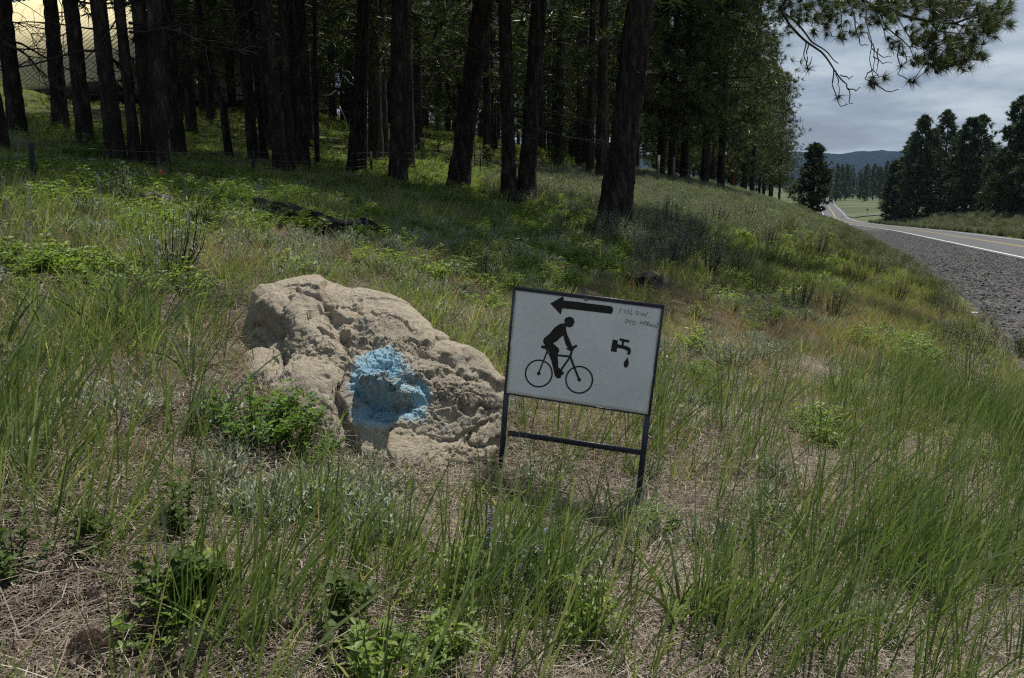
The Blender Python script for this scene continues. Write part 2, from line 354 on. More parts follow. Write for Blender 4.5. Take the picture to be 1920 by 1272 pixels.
def ground_mat():
    m, nt, N, L, b, out = new_mat('ground')
    geo = N.new('ShaderNodeNewGeometry'); P = geo.outputs['Position']
    n1 = noise_node(N, L, P, 1.3, 6, 0.6); n2 = noise_node(N, L, P, 24, 6, 0.7); n3 = noise_node(N, L, P, 0.35, 5, 0.6)
    soil = ramp_node(N, [(0.3, (0.065, 0.056, 0.05)), (0.5, (0.135, 0.112, 0.092)), (0.72, (0.235, 0.20, 0.165))]); L.new(n2.outputs['Fac'], soil.inputs[0])
    red = N.new('ShaderNodeMix'); red.data_type = 'RGBA'; L.new(ramp_node(N, [(0.45, (0, 0, 0)), (0.65, (.7, .7, .7))]).inputs[0].node.outputs[0], red.inputs[0])
    L.new(n1.outputs['Fac'], red.inputs[0].links[0].from_node.inputs[0]); L.new(soil.outputs[0], red.inputs[6]); red.inputs[7].default_value = (0.19, 0.135, 0.09, 1)
    green = ramp_node(N, [(0.3, (0.06, 0.08, 0.025)), (0.5, (0.105, 0.12, 0.04)), (0.7, (0.19, 0.165, 0.08))]); L.new(n3.outputs['Fac'], green.inputs[0])
    g2 = N.new('ShaderNodeMix'); g2.data_type = 'RGBA'; g2.blend_type = 'OVERLAY'; g2.inputs[0].default_value = 0.5; L.new(green.outputs[0], g2.inputs[6]); L.new(n2.outputs['Color'], g2.inputs[7])
    def att(n):
        a = N.new('ShaderNodeAttribute'); a.attribute_name = n; return a.outputs['Fac']
    mx = N.new('ShaderNodeMix'); mx.data_type = 'RGBA'; L.new(att('far'), mx.inputs[0]); L.new(red.outputs[2], mx.inputs[6]); L.new(g2.outputs[2], mx.inputs[7])
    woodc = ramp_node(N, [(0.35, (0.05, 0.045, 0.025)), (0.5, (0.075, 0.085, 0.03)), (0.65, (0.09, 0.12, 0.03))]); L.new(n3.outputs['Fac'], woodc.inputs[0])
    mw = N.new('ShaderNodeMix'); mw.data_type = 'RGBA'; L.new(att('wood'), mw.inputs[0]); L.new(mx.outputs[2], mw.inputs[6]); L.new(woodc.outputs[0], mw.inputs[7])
    n4 = noise_node(N, L, P, 0.03, 6, 0.6)
    val = ramp_node(N, [(0.35, (0.06, 0.078, 0.036)), (0.5, (0.092, 0.108, 0.055)), (0.65, (0.125, 0.135, 0.078))]); L.new(n4.outputs['Fac'], val.inputs[0])
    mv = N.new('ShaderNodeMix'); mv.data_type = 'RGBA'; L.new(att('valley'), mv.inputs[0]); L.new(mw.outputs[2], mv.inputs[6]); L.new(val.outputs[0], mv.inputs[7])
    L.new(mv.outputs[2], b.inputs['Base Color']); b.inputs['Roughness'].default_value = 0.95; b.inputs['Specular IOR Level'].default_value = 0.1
    bp = N.new('ShaderNodeBump'); bp.inputs['Strength'].default_value = 0.8; bp.inputs['Distance'].default_value = 0.03; L.new(n2.outputs['Fac'], bp.inputs['Height']); L.new(bp.outputs[0], b.inputs['Normal'])
    return m
M['ground'] = ground_mat()
build_ground()

# road, markings, gravel shoulder -------------------------------------------------
TT = np.concatenate([np.linspace(-20, 60, 60), np.linspace(61, 340, 180), np.geomspace(345, 980, 90)])
def strip(name, s0, s1, lift, mat, kind='structure', parent=None, shift=True, nacross=2, t=TT, tex=False, edge=None):
    n = len(t); w = np.linspace(0, 1, nacross)
    S0 = np.broadcast_to(s0, (n,)); S1 = np.broadcast_to(s1, (n,)); sh = road_shift(t) if shift else 0 * t
    s = S0[:, None] + (S1 - S0)[:, None] * w + sh[:, None]; tt = np.repeat(t[:, None], nacross, 1)
    x, y = xy(tt, s); z = road_z(tt) + lift
    if edge is not None: z = edge(tt, s, z)
    i = np.arange(n - 1)[:, None] * nacross; j = np.arange(nacross - 1)[None]
    q = np.stack([i + j, i + j + 1, i + nacross + j + 1, i + nacross + j], -1).reshape(-1, 4)[:, ::-1]
    me = mesh_arrays(name, np.stack([x, y, z], -1).reshape(-1, 3), q, [mat], smooth=True)
    return tag(link(name, me, parent), kind=kind)
def asphalt_mat():
    m, nt, N, L, b, out = new_mat('asphalt'); geo = N.new('ShaderNodeNewGeometry')
    n = noise_node(N, L, geo.outputs['Position'], 60, 4, 0.7); n2 = noise_node(N, L, geo.outputs['Position'], 0.5, 5)
    r = ramp_node(N, [(0.3, (0.038, 0.040, 0.043)), (0.7, (0.067, 0.070, 0.074))]); L.new(n.outputs['Fac'], r.inputs[0])
    mx = N.new('ShaderNodeMix'); mx.data_type = 'RGBA'; mx.blend_type = 'OVERLAY'; mx.inputs[0].default_value = 0.4; L.new(r.outputs[0], mx.inputs[6]); L.new(n2.outputs['Color'], mx.inputs[7])
    L.new(mx.outputs[2], b.inputs['Base Color']); b.inputs['Roughness'].default_value = 0.75
    bp = N.new('ShaderNodeBump'); bp.inputs['Strength'].default_value = 0.4; bp.inputs['Distance'].default_value = 0.005; L.new(n.outputs['Fac'], bp.inputs['Height']); L.new(bp.outputs[0], b.inputs['Normal'])
    return m
def gravel_mat():
    m, nt, N, L, b, out = new_mat('gravel'); geo = N.new('ShaderNodeNewGeometry')
    v = N.new('ShaderNodeTexVoronoi'); v.inputs['Scale'].default_value = 9; L.new(geo.outputs['Position'], v.inputs['Vector'])
    n2 = noise_node(N, L, geo.outputs['Position'], 0.8, 5)
    r = ramp_node(N, [(0.1, (0.04, 0.04, 0.041)), (0.6, (0.08, 0.079, 0.08)), (0.95, (0.15, 0.148, 0.149))]); L.new(v.outputs['Color'], r.inputs[0])
    mx = N.new('ShaderNodeMix'); mx.data_type = 'RGBA'; mx.blend_type = 'OVERLAY'; mx.inputs[0].default_value = 0.5; L.new(r.outputs[0], mx.inputs[6]); L.new(n2.outputs['Color'], mx.inputs[7])
    L.new(mx.outputs[2], b.inputs['Base Color']); b.inputs['Roughness'].default_value = 0.9; b.inputs['Specular IOR Level'].default_value = 0.2
    bp = N.new('ShaderNodeBump'); bp.inputs['Strength'].default_value = 1.0; bp.inputs['Distance'].default_value = 0.05; bp.invert = True; L.new(v.outputs['Distance'], bp.inputs['Height']); L.new(bp.outputs[0], b.inputs['Normal'])
    return m
M['asphalt'] = asphalt_mat(); M['gravel'] = gravel_mat()
M['white_paint'] = solid_mat('white_paint', (0.72, 0.73, 0.72), 0.6, 0.12, 3)
M['yellow_paint'] = solid_mat('yellow_paint', (0.46, 0.30, 0.07), 0.6, 0.15, 3)
RE = ROAD_S0 + 0.45                                            # paved edge beside the near line
far_e = ROAD_S0 - 2 * LANE
strip('road', RE, far_e - 0.9, 0.03, M['asphalt'], nacross=9)
def gravel_edge(tt, s, z):
    lat = s - road_shift(tt)
    z = z + 0.012 + 0.02 * vnoise(np.stack([tt.ravel() * 2, s.ravel() * 2, 0 * s.ravel()], -1), 5).reshape(s.shape) - 0.03
    return np.where(lat < RE - 0.1, z - 0.05, z)
strip('gravel_shoulder', s_edge(TT) - road_shift(TT) + 0.6, RE - 0.25, 0.0, M['gravel'], nacross=24, edge=gravel_edge)
def line(s_mid, w, lift, mat, name): return strip(name, s_mid + w / 2, s_mid - w / 2, lift, mat)
line(ROAD_S0, 0.15, 0.036, M['white_paint'], 'white_edge_line')
line(far_e, 0.13, 0.036, M['white_paint'], 'white_edge_line')
line(ROAD_S0 - LANE + 0.13, 0.11, 0.036, M['yellow_paint'], 'yellow_centre_line')
line(ROAD_S0 - LANE - 0.13, 0.11, 0.036, M['yellow_paint'], 'yellow_centre_line')
# side road leaving to the right through the valley
def side_road():
    n = 40; x0, y0 = xy(np.array([296.0]), np.array([ROAD_S0 - 2 * LANE + 9.3])); a = np.linspace(0, 1, n)
    cx = x0 + a * 120; cy_ = y0 + a * 26 + 10 * np.sin(a * PI / 2) ; w = 2.6
    tx = np.gradient(cx); ty = np.gradient(cy_); l = np.hypot(tx, ty); nx, ny = -ty / l, tx / l
    v = np.concatenate([np.stack([cx + k * w * nx, cy_ + k * w * ny], -1) for k in (-1, 1)])
    z = H(v[:, 0], v[:, 1]) + 0.35
    i = np.arange(n - 1); q = np.stack([i, i + 1, n + i + 1, n + i], -1)
    tag(link('side_road', mesh_arrays('side_road', np.column_stack([v, z]), q, [M['asphalt']])), kind='structure')
side_road()

# hills -----------------------------------------------------------------------
def hills():
    m, nt, N, L, b, out = new_mat('hills'); geo = N.new('ShaderNodeNewGeometry')
    n = noise_node(N, L, geo.outputs['Position'], 0.02, 8, 0.7)
    r = ramp_node(N, [(0.35, (0.006, 0.011, 0.016)), (0.7, (0.017, 0.025, 0.028))]); L.new(n.outputs['Fac'], r.inputs[0]); L.new(r.outputs[0], b.inputs['Base Color'])
    b.inputs['Roughness'].default_value = 1.0; b.inputs['Specular IOR Level'].default_value = 0.0
    nx, ny = 420, 60
    a = np.linspace(-40, 50, nx) * PI / 180; r_ = np.linspace(3300, 6800, ny)
    A, R = np.meshgrid(a, r_); x = R * np.sin(A); y = R * np.cos(A)
    px = 960 + FPX * np.tan(A) * 1.0
    crest = np.interp(px, [-400, 600, 1300, 1500, 1560, 1600, 1640, 1700, 1900, 2400], [150, 190, 150, 165, 158, 172, 168, 150, 120, 160])
    prof_ = np.clip(1 - np.abs((R - 4700) / 1400), 0, 1); prof_ = prof_ * prof_ * (3 - 2 * prof_)
    p = np.stack([x.ravel(), y.ravel(), 0 * x.ravel()], -1)
    z = -9.2 + prof_ * crest + prof_ * (16 * fbm(p / 420, 4, 0.5, 4) + 5 * fbm(p / 40, 3, 0.6, 8)).reshape(x.shape) - 6 * (prof_ <= 0)
    i = np.arange(ny - 1)[:, None] * nx; j = np.arange(nx - 1)[None]
    q = np.stack([i + j, i + nx + j, i + nx + j + 1, i + j + 1], -1).reshape(-1, 4)[:, ::-1]
    tag(link('hills', mesh_arrays('hills', np.stack([x, y, z], -1).reshape(-1, 3), q, [m], smooth=True)), kind='structure')
hills()

# ------------------------------------------------------------------ boulder
def boulder_mat():
    m, nt, N, L, b, out = new_mat('boulder_stone')
    tc = N.new('ShaderNodeTexCoord'); P = tc.outputs['Object']
    big = noise_node(N, L, P, 3.2, 6, 0.6); mid = noise_node(N, L, P, 26, 6, 0.7); fine = noise_node(N, L, P, 120, 4, 0.7)
    base = ramp_node(N, [(0.2, (0.14, 0.122, 0.10)), (0.42, (0.345, 0.30, 0.24)), (0.56, (0.51, 0.45, 0.345)), (0.66, (0.45, 0.37, 0.265)), (0.8, (0.53, 0.51, 0.46))]); 
    s = N.new('ShaderNodeMath'); s.operation = 'MULTIPLY_ADD'; L.new(mid.outputs['Fac'], s.inputs[0]); s.inputs[1].default_value = 0.45
    s2 = N.new('ShaderNodeMath'); s2.operation = 'MULTIPLY'; L.new(big.outputs['Fac'], s2.inputs[0]); s2.inputs[1].default_value = 0.6; L.new(s2.outputs[0], s.inputs[2]); L.new(s.outputs[0], base.inputs[0])
    # bluish grey bruises and dark pits
    g = ramp_node(N, [(0.6, (0, 0, 0)), (0.7, (1, 1, 1))]); gn = noise_node(N, L, P, 5.5, 5, 0.6); L.new(gn.outputs['Fac'], g.inputs[0])
    mg = N.new('ShaderNodeMix'); mg.data_type = 'RGBA'; gm = N.new('ShaderNodeMath'); gm.operation = 'MULTIPLY'; L.new(g.outputs[0], gm.inputs[0]); gm.inputs[1].default_value = 0.55; L.new(gm.outputs[0], mg.inputs[0])
    L.new(base.outputs[0], mg.inputs[6]); mg.inputs[7].default_value = (0.31, 0.305, 0.30, 1)
    v = N.new('ShaderNodeTexVoronoi'); v.inputs['Scale'].default_value = 42; 
    wv = N.new('ShaderNodeMix'); wv.data_type = 'VECTOR'; wv.inputs[0].default_value = 0.05; L.new(P, wv.inputs[4]); L.new(mid.outputs['Color'], wv.inputs[5]); L.new(wv.outputs[1], v.inputs['Vector'])
    pit = ramp_node(N, [(0.10, (1, 1, 1)), (0.26, (0, 0, 0))]); L.new(v.outputs['Distance'], pit.inputs[0])
    pk = ramp_node(N, [(0.5, (0, 0, 0)), (0.62, (1, 1, 1))]); L.new(noise_node(N, L, P, 7, 4).outputs['Fac'], pk.inputs[0])
    pm = N.new('ShaderNodeMath'); pm.operation = 'MULTIPLY'; L.new(pit.outputs[0], pm.inputs[0]); L.new(pk.outputs[0], pm.inputs[1])
    # sprayed paint
    at_ = N.new('ShaderNodeAttribute'); at_.attribute_name = 'paint'
    pn = N.new('ShaderNodeMath'); pn.operation = 'MULTIPLY_ADD'; L.new(mid.outputs['Fac'], pn.inputs[0]); pn.inputs[1].default_value = 1.8; pn.inputs[2].default_value = -0.9
    pa = N.new('ShaderNodeMath'); pa.operation = 'ADD'; L.new(at_.outputs['Fac'], pa.inputs[0]); L.new(pn.outputs[0], pa.inputs[1])
    pr = ramp_node(N, [(0.36, (0, 0, 0)), (0.85, (.86, .86, .86))]); L.new(pa.outputs[0], pr.inputs[0])
    blue = ramp_node(N, [(0.3, (0.24, 0.55, 0.76)), (0.7, (0.48, 0.73, 0.85))]); L.new(fine.outputs['Fac'], blue.inputs[0])
    mb = N.new('ShaderNodeMix'); mb.data_type = 'RGBA'; L.new(pr.outputs[0], mb.inputs[0]); L.new(mg.outputs[2], mb.inputs[6]); L.new(blue.outputs[0], mb.inputs[7])
    L.new(mb.outputs[2], b.inputs['Base Color']); b.inputs['Roughness'].default_value = 0.92; b.inputs['Specular IOR Level'].default_value = 0.15
    h = N.new('ShaderNodeMath'); h.operation = 'MULTIPLY_ADD'; L.new(mid.outputs['Fac'], h.inputs[0]); h.inputs[1].default_value = 1.0
    h2 = N.new('ShaderNodeMath'); h2.operation = 'MULTIPLY_ADD'; L.new(fine.outputs['Fac'], h2.inputs[0]); h2.inputs[1].default_value = 0.4
    h3 = N.new('ShaderNodeMath'); h3.operation = 'MULTIPLY'; L.new(pm.outputs[0], h3.inputs[0]); h3.inputs[1].default_value = -0.7
    gr = noise_node(N, L, P, 260, 3, 0.8); h4 = N.new('ShaderNodeMath'); h4.operation = 'MULTIPLY_ADD'; L.new(gr.outputs['Fac'], h4.inputs[0]); h4.inputs[1].default_value = 0.25; L.new(h3.outputs[0], h4.inputs[2]); L.new(h4.outputs[0], h2.inputs[2]); L.new(h2.outputs[0], h.inputs[2])
    bp = N.new('ShaderNodeBump'); bp.inputs['Strength'].default_value = 1.0; bp.inputs['Distance'].default_value = 0.028; L.new(h.outputs[0], bp.inputs['Height']); L.new(bp.outputs[0], b.inputs['Normal'])
    return m
def seg_dist(px, py, pts):
    d = np.full(px.shape, 1e9)
    for (x0, y0), (x1, y1) in zip(pts[:-1], pts[1:]):
        vx, vy = x1 - x0, y1 - y0; t = np.clip(((px - x0) * vx + (py - y0) * vy) / (vx * vx + vy * vy), 0, 1)
        d = np.minimum(d, np.hypot(px - x0 - t * vx, py - y0 - t * vy))
    return d
def build_boulder():
    sil = [(470,545,4.45),(484,532,4.45),(520,527,4.47),(558,521,4.47),(598,519,4.45),(622,531,4.42),(650,540,4.4),(700,546,4.38),(735,556,4.34),(765,572,4.28),(790,592,4.2),(815,616,4.12),(848,640,4.05),(880,650,4.0),(908,664,3.95),(928,692,3.9),(945,714,3.86),
           (950,745,3.82),(948,790,3.8),(938,832,3.74),(918,868,3.66),(885,894,3.6),(840,910,3.54),(800,914,3.52),(755,909,3.53),(715,890,3.58),(680,872,3.66),(650,855,3.74),(610,835,3.85),(560,806,4.0),(510,775,4.1),(470,745,4.2),(448,705,4.3),(441,668,4.36),(447,636,4.4),(455,612,4.42),(458,596,4.44),(466,570,4.46)]
    sil = [(x, y, min(d, float(hit(np.float64(x), np.float64(y))[1]) + 0.03) if y > 640 else d) for x, y, d in sil]
    cx, cy0, dc = 705.0, 712.0, 3.80
    th_s = np.array([math.atan2(-(y - cy0), x - cx) for x, y, d in sil]); r_s = np.array([math.hypot(x - cx, y - cy0) for x, y, d in sil]); d_s = np.array([d for *_, d in sil])
    o = np.argsort(th_s); th_s, r_s, d_s = th_s[o], r_s[o], d_s[o]
    nt_, nf, nb = 640, 290, 50
    th = np.linspace(-PI, PI, nt_, endpoint=False)
    R = np.interp(th, th_s, r_s, period=2 * PI); DB = np.interp(th, th_s, d_s, period=2 * PI)
    phi = np.concatenate([np.linspace(0.012, PI / 2, nf), np.linspace(PI / 2, PI - 0.02, nb)[1:]])
    TH, PH = np.meshgrid(th, phi); RR = np.broadcast_to(R, TH.shape); DBB = np.broadcast_to(DB, TH.shape)
    rho = np.sin(PH); px = cx + RR * rho * np.cos(TH); py = cy0 - RR * rho * np.sin(TH)
    Df, Dbk = 0.20, 0.42
    dep = dc + (DBB - dc) * rho**1.25 - np.where(PH < PI / 2, Df, Dbk) * np.cos(PH)
    P = CAM + ray(px, py) * dep[..., None]
    # outward direction from finite differences
    du = np.roll(P, -1, 1) - np.roll(P, 1, 1); dv = np.gradient(P, axis=0)
    nrm = norm(np.cross(dv, du)); ctr = P.mean((0, 1)); 
    if ((nrm * (P - ctr)).sum(-1) < 0).mean() > 0.5: nrm = -nrm
    front = sstep(PI * 0.56, PI * 0.44, PH)
    q = P.reshape(-1, 3)
    # warp of the tracing coordinates so the clefts run ragged
    wx = (9 * fbm(q * 6, 3, 0.55, 31) + 5 * vnoise(q * 28, 32)).reshape(px.shape); wy = (9 * fbm(q * 6 + 9, 3, 0.55, 33) + 5 * vnoise(q * 28, 34)).reshape(px.shape)
    X, Y = px + wx, py + wy
    def blob(x, y, rx, ry, h, p=2.0, rot=0.0):
        c, s = math.cos(rot), math.sin(rot); a = ((X - x) * c + (Y - y) * s) / rx; b_ = (-(X - x) * s + (Y - y) * c) / ry
        return h * np.exp(-np.maximum(a * a + b_ * b_, 1e-9)**(p / 2))
    def groove(pts, w, h): return -1.25 * h * np.exp(-(seg_dist(X, Y, pts) / (w * .8))**2)
    def ledge(pts, w, h, off=(0, -1)):          # overhanging lip: raised on one side, cut below
        d = seg_dist(X, Y, pts); d2 = seg_dist(X - off[0] * w, Y - off[1] * w, pts); d3 = seg_dist(X + off[0] * w, Y + off[1] * w, pts)
        return h * np.exp(-(d2 / (1.3 * w))**2) - h * np.exp(-(d3 / w)**2)
    f = 0
    f = f + blob(503, 582, 32, 30, 0.05, 3) + blob(490, 675, 30, 40, 0.05, 3) + blob(590, 690, 55, 70, 0.075, 3) + blob(560, 610, 30, 45, 0.03)
    f = f + groove([(545,555),(535,590),(527,630),(538,665),(528,700)], 9, 0.042) + groove([(470,610),(500,625),(525,630)], 6, 0.03)
    f = f + groove([(470,640),(500,650),(520,690)], 5, 0.025)
    f = f + groove([(622,585),(640,640),(637,700),(634,760),(650,830),(665,870)], 14, 0.06) + groove([(600,620),(640,650)], 7, 0.03)
    f = f + blob(722, 745, 62, 55, -0.03, 3.5) + blob(732, 738, 50, 20, 0.24, 4, 0.25) + blob(715, 775, 42, 16, -0.07, 2.5) + blob(755, 742, 18, 14, 0.05)
    f = f + blob(690, 800, 32, 20, 0.05) + blob(770, 790, 36, 26, 0.045, 3) + blob(690, 690, 24, 30, 0.03) + blob(735, 672, 40, 14, 0.05, 2.5, -0.2)
    f = f + ledge([(645,598),(668,610),(695,618),(700,640),(715,645)], 9, 0.035) + ledge([(605,618),(650,625),(690,650)], 8, 0.025)
    f = f + ledge([(738,645),(790,655),(830,668),(880,672)], 9, 0.03) + ledge([(780,705),(835,692),(880,690),(915,712),(945,722)], 7, 0.022)
    f = f + blob(860, 740, 70, 42, 0.03, 4) + ledge([(775,705),(790,715),(800,740)], 6, 0.03, (1, 0))
    f = f + .55 * groove([(735,806),(765,802),(790,812),(815,826),(850,820),(880,800),(915,790)], 4.5, 0.04) + .35 * groove([(842,822),(845,850),(835,890)], 3.5, 0.035) + .35 * groove([(800,830),(803,870),(806,905)], 3.5, 0.03)
    f = f + groove([(885,800),(878,820),(900,830),(930,830)], 4, 0.03) + groove([(868,775),(905,760),(935,770)], 4, 0.025) + .4 * groove([(735,806),(725,850),(735,890)], 5, 0.04)
    f = f + blob(800, 850, 90, 36, 0.03, 4) + blob(695, 845, 30, 25, 0.02, 3)
    f = f + blob(690, 575, 60, 20, 0.03, 2, 0.2) + groove([(560,545),(600,560),(640,575)], 5, 0.03) + groove([(690,590),(740,600),(770,622)], 4, 0.022) + blob(657, 577, 12, 5, -0.05)
    f = f * 0.62
    n = norm(nrm * 0.65 - FW * 0.35)
    P = P + n * (f * front)[..., None]
    q = P.reshape(-1, 3)
    wp = np.stack([fbm(q * 7, 3, .55, 41), fbm(q * 7, 3, .55, 42), fbm(q * 7, 3, .55, 43)], -1)
    F1, E1 = facets(q * np.array([2.5, 2.5, 3.1]) + 0.10 * wp, 50, 1.3)
    F2, E2 = facets(q * 9.5 + 0.22 * wp, 60, 1.3)
    F3, E3 = facets(q * 25 + 0.35 * wp, 65, 1.2)
    k1, k2, _ = worley(q * 46.0, 70); k3, _, _ = worley(q * 20.0 + .3 * wp, 71)
    msk = np.clip(0.55 + 1.3 * fbm(q * 3.1, 2, .5, 77), 0, 1); rough_ = np.clip(.65 + 1.0 * fbm(q * 2.6, 2, .5, 79), .2, 1.5); pk = np.clip(0.25 + 1.5 * fbm(q * 5.3, 3, .5, 78), 0, 1)
    dsp = 0.040 * F1 - 0.006 * np.exp(-(E1 / 0.03)**2)
    dsp += msk * (0.0065 * F2 - 0.004 * np.exp(-(E2 / 0.05)**2)) + rough_ * 0.0034 * F3
    dsp += 0.007 * fbm(q * 5, 3, 0.5, 51) + rough_ * (0.0026 * fbm(q * 22, 3, 0.55, 53) + 0.0046 * fbm(q * 62, 3, 0.72, 52))
    dsp -= pk * (0.011 * np.exp(-(k1 / 0.26)**2) + 0.009 * np.exp(-(k3 / 0.2)**2))
    dsp = dsp * (1 - .65 * np.exp(-((np.minimum(rho, 1) - 1) / .12)**2)).ravel()
    P = P + nrm * dsp.reshape(px.shape)[..., None]
    ns = len(phi); i = np.arange(ns - 1)[:, None] * nt_; j = np.arange(nt_)[None]; k = (j + 1) % nt_
    qd = np.stack([i + j, i + k, i + nt_ + k, i + nt_ + j], -1).reshape(-1, 4)
    V = np.concatenate([P.reshape(-1, 3), P[0].mean(0)[None], P[-1].mean(0)[None]]); c0 = len(V) - 2
    jj = np.arange(nt_); kk = (jj + 1) % nt_
    tr = np.concatenate([np.stack([0 * jj + c0, kk, jj], -1), np.stack([0 * jj + c0 + 1, (ns - 1) * nt_ + jj, (ns - 1) * nt_ + kk], -1)])
    pm = np.maximum.reduce([0.8 * np.exp(-(((px - 722) / 72)**2 + ((py - 726) / 72)**2)**1.6), np.exp(-(((px - 712) / 52)**2 + ((py - 690) / 44)**2)**1.5) * 1.1, np.exp(-(((px - 785) / 28)**2 + ((py - 742) / 34)**2)**1.5), np.exp(-(((px - 705) / 50)**2 + ((py - 778) / 32)**2)**1.5) * 1.1,
                            np.exp(-(((px - 770) / 36)**2 + ((py - 782) / 20)**2)**1.5) * 0.9, np.exp(-(((px - 672) / 22)**2 + ((py - 725) / 40)**2)**1.5) * 0.85, 0.33 * np.exp(-((px - 600)**2 + (py - 760)**2) / 45**2)])
    pm = pm - 0.2 * np.exp(-(((px - 730) / 40)**2 + ((py - 732) / 13)**2)**1.5)       # the worn top of the nose
    pm = (pm * front).ravel(); pm = np.concatenate([pm, pm[:1], [0]])
    lo = V.mean(0); lo[2] = V[:, 2].min()
    me = mesh_arrays('boulder', V - lo, [qd, tr], [boulder_mat()], smooth=True, attrs={'paint': pm})
    o = link('boulder', me, None, lo)
    tag(o, 'large tan pitted boulder with blue spray paint in its hollow, beside the sign', 'boulder')
build_boulder()

# ------------------------------------------------------------------ sign
def build_sign():
    C4 = [(965,541),(1243,576),(1217,779),(948,738)]; r = [ray(*c) for c in C4]
    A = np.array([r[0], -r[1], r[2], -r[3]]).T; d = np.linalg.svd(A)[2][3]; d = d / d[0] * 3.5
    TL, TR, BR, BL = [CAM + r[i] * d[i] for i in range(4)]
    ex = norm(TR - TL); ey = norm(TL - BL); ey = norm(ey - ex * (ex @ ey)); n = norm(np.cross(ex, ey))
    if n[1] > 0: n = -n
    wdt, hgt = np.linalg.norm(TR - TL), np.linalg.norm(TL - BL)
    def pl(px, py):                             # photograph point on the face of the sign, as metres along and up
        rr = ray(px, py); t = ((TL - CAM) @ n) / (rr @ n); p = CAM + rr * t - BL
        return p @ ex, p @ ey
    base = BL.copy(); base[2] = float(H(base[0:1], base[1:2])[0])
    root = thing('cyclist_sign', 'white metal sign with black cyclist, arrow and tap on a dark blue stand', 'sign', base)
    def W_(u, v, w): return BL + ex * u + ey * v + n * w - base
    navy = solid_mat('navy_steel', (0.010, 0.016, 0.036), 0.32, 0.3, 12, 0.2, 0.6)
    m, nt, N, L, b, out = new_mat('sign_white')
    tc = N.new('ShaderNodeTexCoord'); a = noise_node(N, L, tc.outputs['Object'], 6, 6, 0.65); c = noise_node(N, L, tc.outputs['Object'], 60, 4, 0.7)
    rp = ramp_node(N, [(0.3, (0.68, 0.71, 0.695)), (0.6, (0.79, 0.82, 0.81))]); L.new(a.outputs['Fac'], rp.inputs[0])
    sp = ramp_node(N, [(0.72, (0, 0, 0)), (0.80, (.12, .12, .12))]); L.new(c.outputs['Fac'], sp.inputs[0])
    mm = N.new('ShaderNodeMix'); mm.data_type = 'RGBA'; L.new(sp.outputs[0], mm.inputs[0]); L.new(rp.outputs[0], mm.inputs[6]); mm.inputs[7].default_value = (0.4, 0.38, 0.33, 1)
    L.new(mm.outputs[2], b.inputs['Base Color']); b.inputs['Roughness'].default_value = 0.42; b.inputs['Specular IOR Level'].default_value = 0.4
    black = solid_mat('sign_black', (0.012, 0.012, 0.012), 0.5, 0.4, 20); ink = solid_mat('pen_ink', (0.13, 0.13, 0.14), 0.6, 0.3, 50); blue = solid_mat('blue_smear', (0.05, 0.1, 0.3), 0.6, 0.2, 50)
    # panel: a thin sheet with slightly dented edges
    nu, nv = 40, 30; U, V = np.meshgrid(np.linspace(0.004, wdt - 0.004, nu), np.linspace(0.004, hgt - 0.006, nv))
    wv = 0.0006 * np.sin(U * 9 + 1) * np.sin(V * 11)
    # little dents where the rim of the sheet is bent
    for (du, dv_) in ((wdt - 0.004, 0.17), (0.004, 0.22), (0.13, 0.004), (0.42, 0.004)):
        wv = wv + 0.006 * np.exp(-((U - du) / 0.014)**2 - ((V - dv_) / 0.014)**2)
    fr = np.stack([W_(u, v, w) for u, v, w in zip(U.ravel(), V.ravel(), wv.ravel())]); bk = fr - n * 0.0015
    i = np.arange(nv - 1)[:, None] * nu; j = np.arange(nu - 1)[None]; q = np.stack([i + j, i + j + 1, i + nu + j + 1, i + nu + j], -1).reshape(-1, 4)
    ring = np.concatenate([np.arange(nu), np.arange(1, nv) * nu + nu - 1, (nv - 1) * nu + np.arange(nu - 2, -1, -1), np.arange(nv - 2, 0, -1) * nu]); nx = np.roll(ring, -1); o_ = nu * nv
    mb = MB(); mb.add(np.concatenate([fr, bk]), [q, q[:, ::-1] + o_, np.stack([ring, ring + o_, nx + o_, nx], -1)])
    panel = mb.obj('panel', m, root)
    # frame and legs
    def bar(name, p0, p1, wu, wn, off=0.0, parent=root, label=None):
        p0, p1 = np.array(p0), np.array(p1); ax = p1 - p0; l = np.linalg.norm(ax); ax = ax / l; side = norm(np.cross(ax, n))
        mb = MB(); c = (p0 + p1) / 2 + n * off
        # an angle iron: a face flange and a flange going back
        mb.box(c + n * 0.0015, ax * l / 2, side * wu / 2, n * 0.0015)
        mb.box(c + side * (wu / 2 - 0.0016) - n * (wn / 2), ax * (l / 2 - 0.0003), side * 0.0015, n * (wn / 2 - 0.0002))
        o = mb.obj(name, navy, parent)
        bv = o.modifiers.new('bevel', 'BEVEL'); bv.width = 0.0008; bv.segments = 1; bv.limit_method = 'ANGLE'
        return o
    bar('top_rail', W_(-0.006, hgt + 0.002, 0.0), W_(wdt + 0.006, hgt + 0.002, 0.0), 0.016, 0.022, 0.0015)
    bar('side_rail', W_(-0.002, hgt - 0.0065, 0), W_(-0.002, 0.0, 0), 0.010, 0.02, 0.001)
    bar('side_rail', W_(wdt + 0.001, hgt - 0.0065, 0), W_(wdt + 0.001, 0.0, 0), 0.010, 0.02, 0.001)
    bar('bottom_rail', W_(0.004, -0.001, -0.003), W_(wdt - 0.004, -0.001, -0.003), 0.007, 0.018)
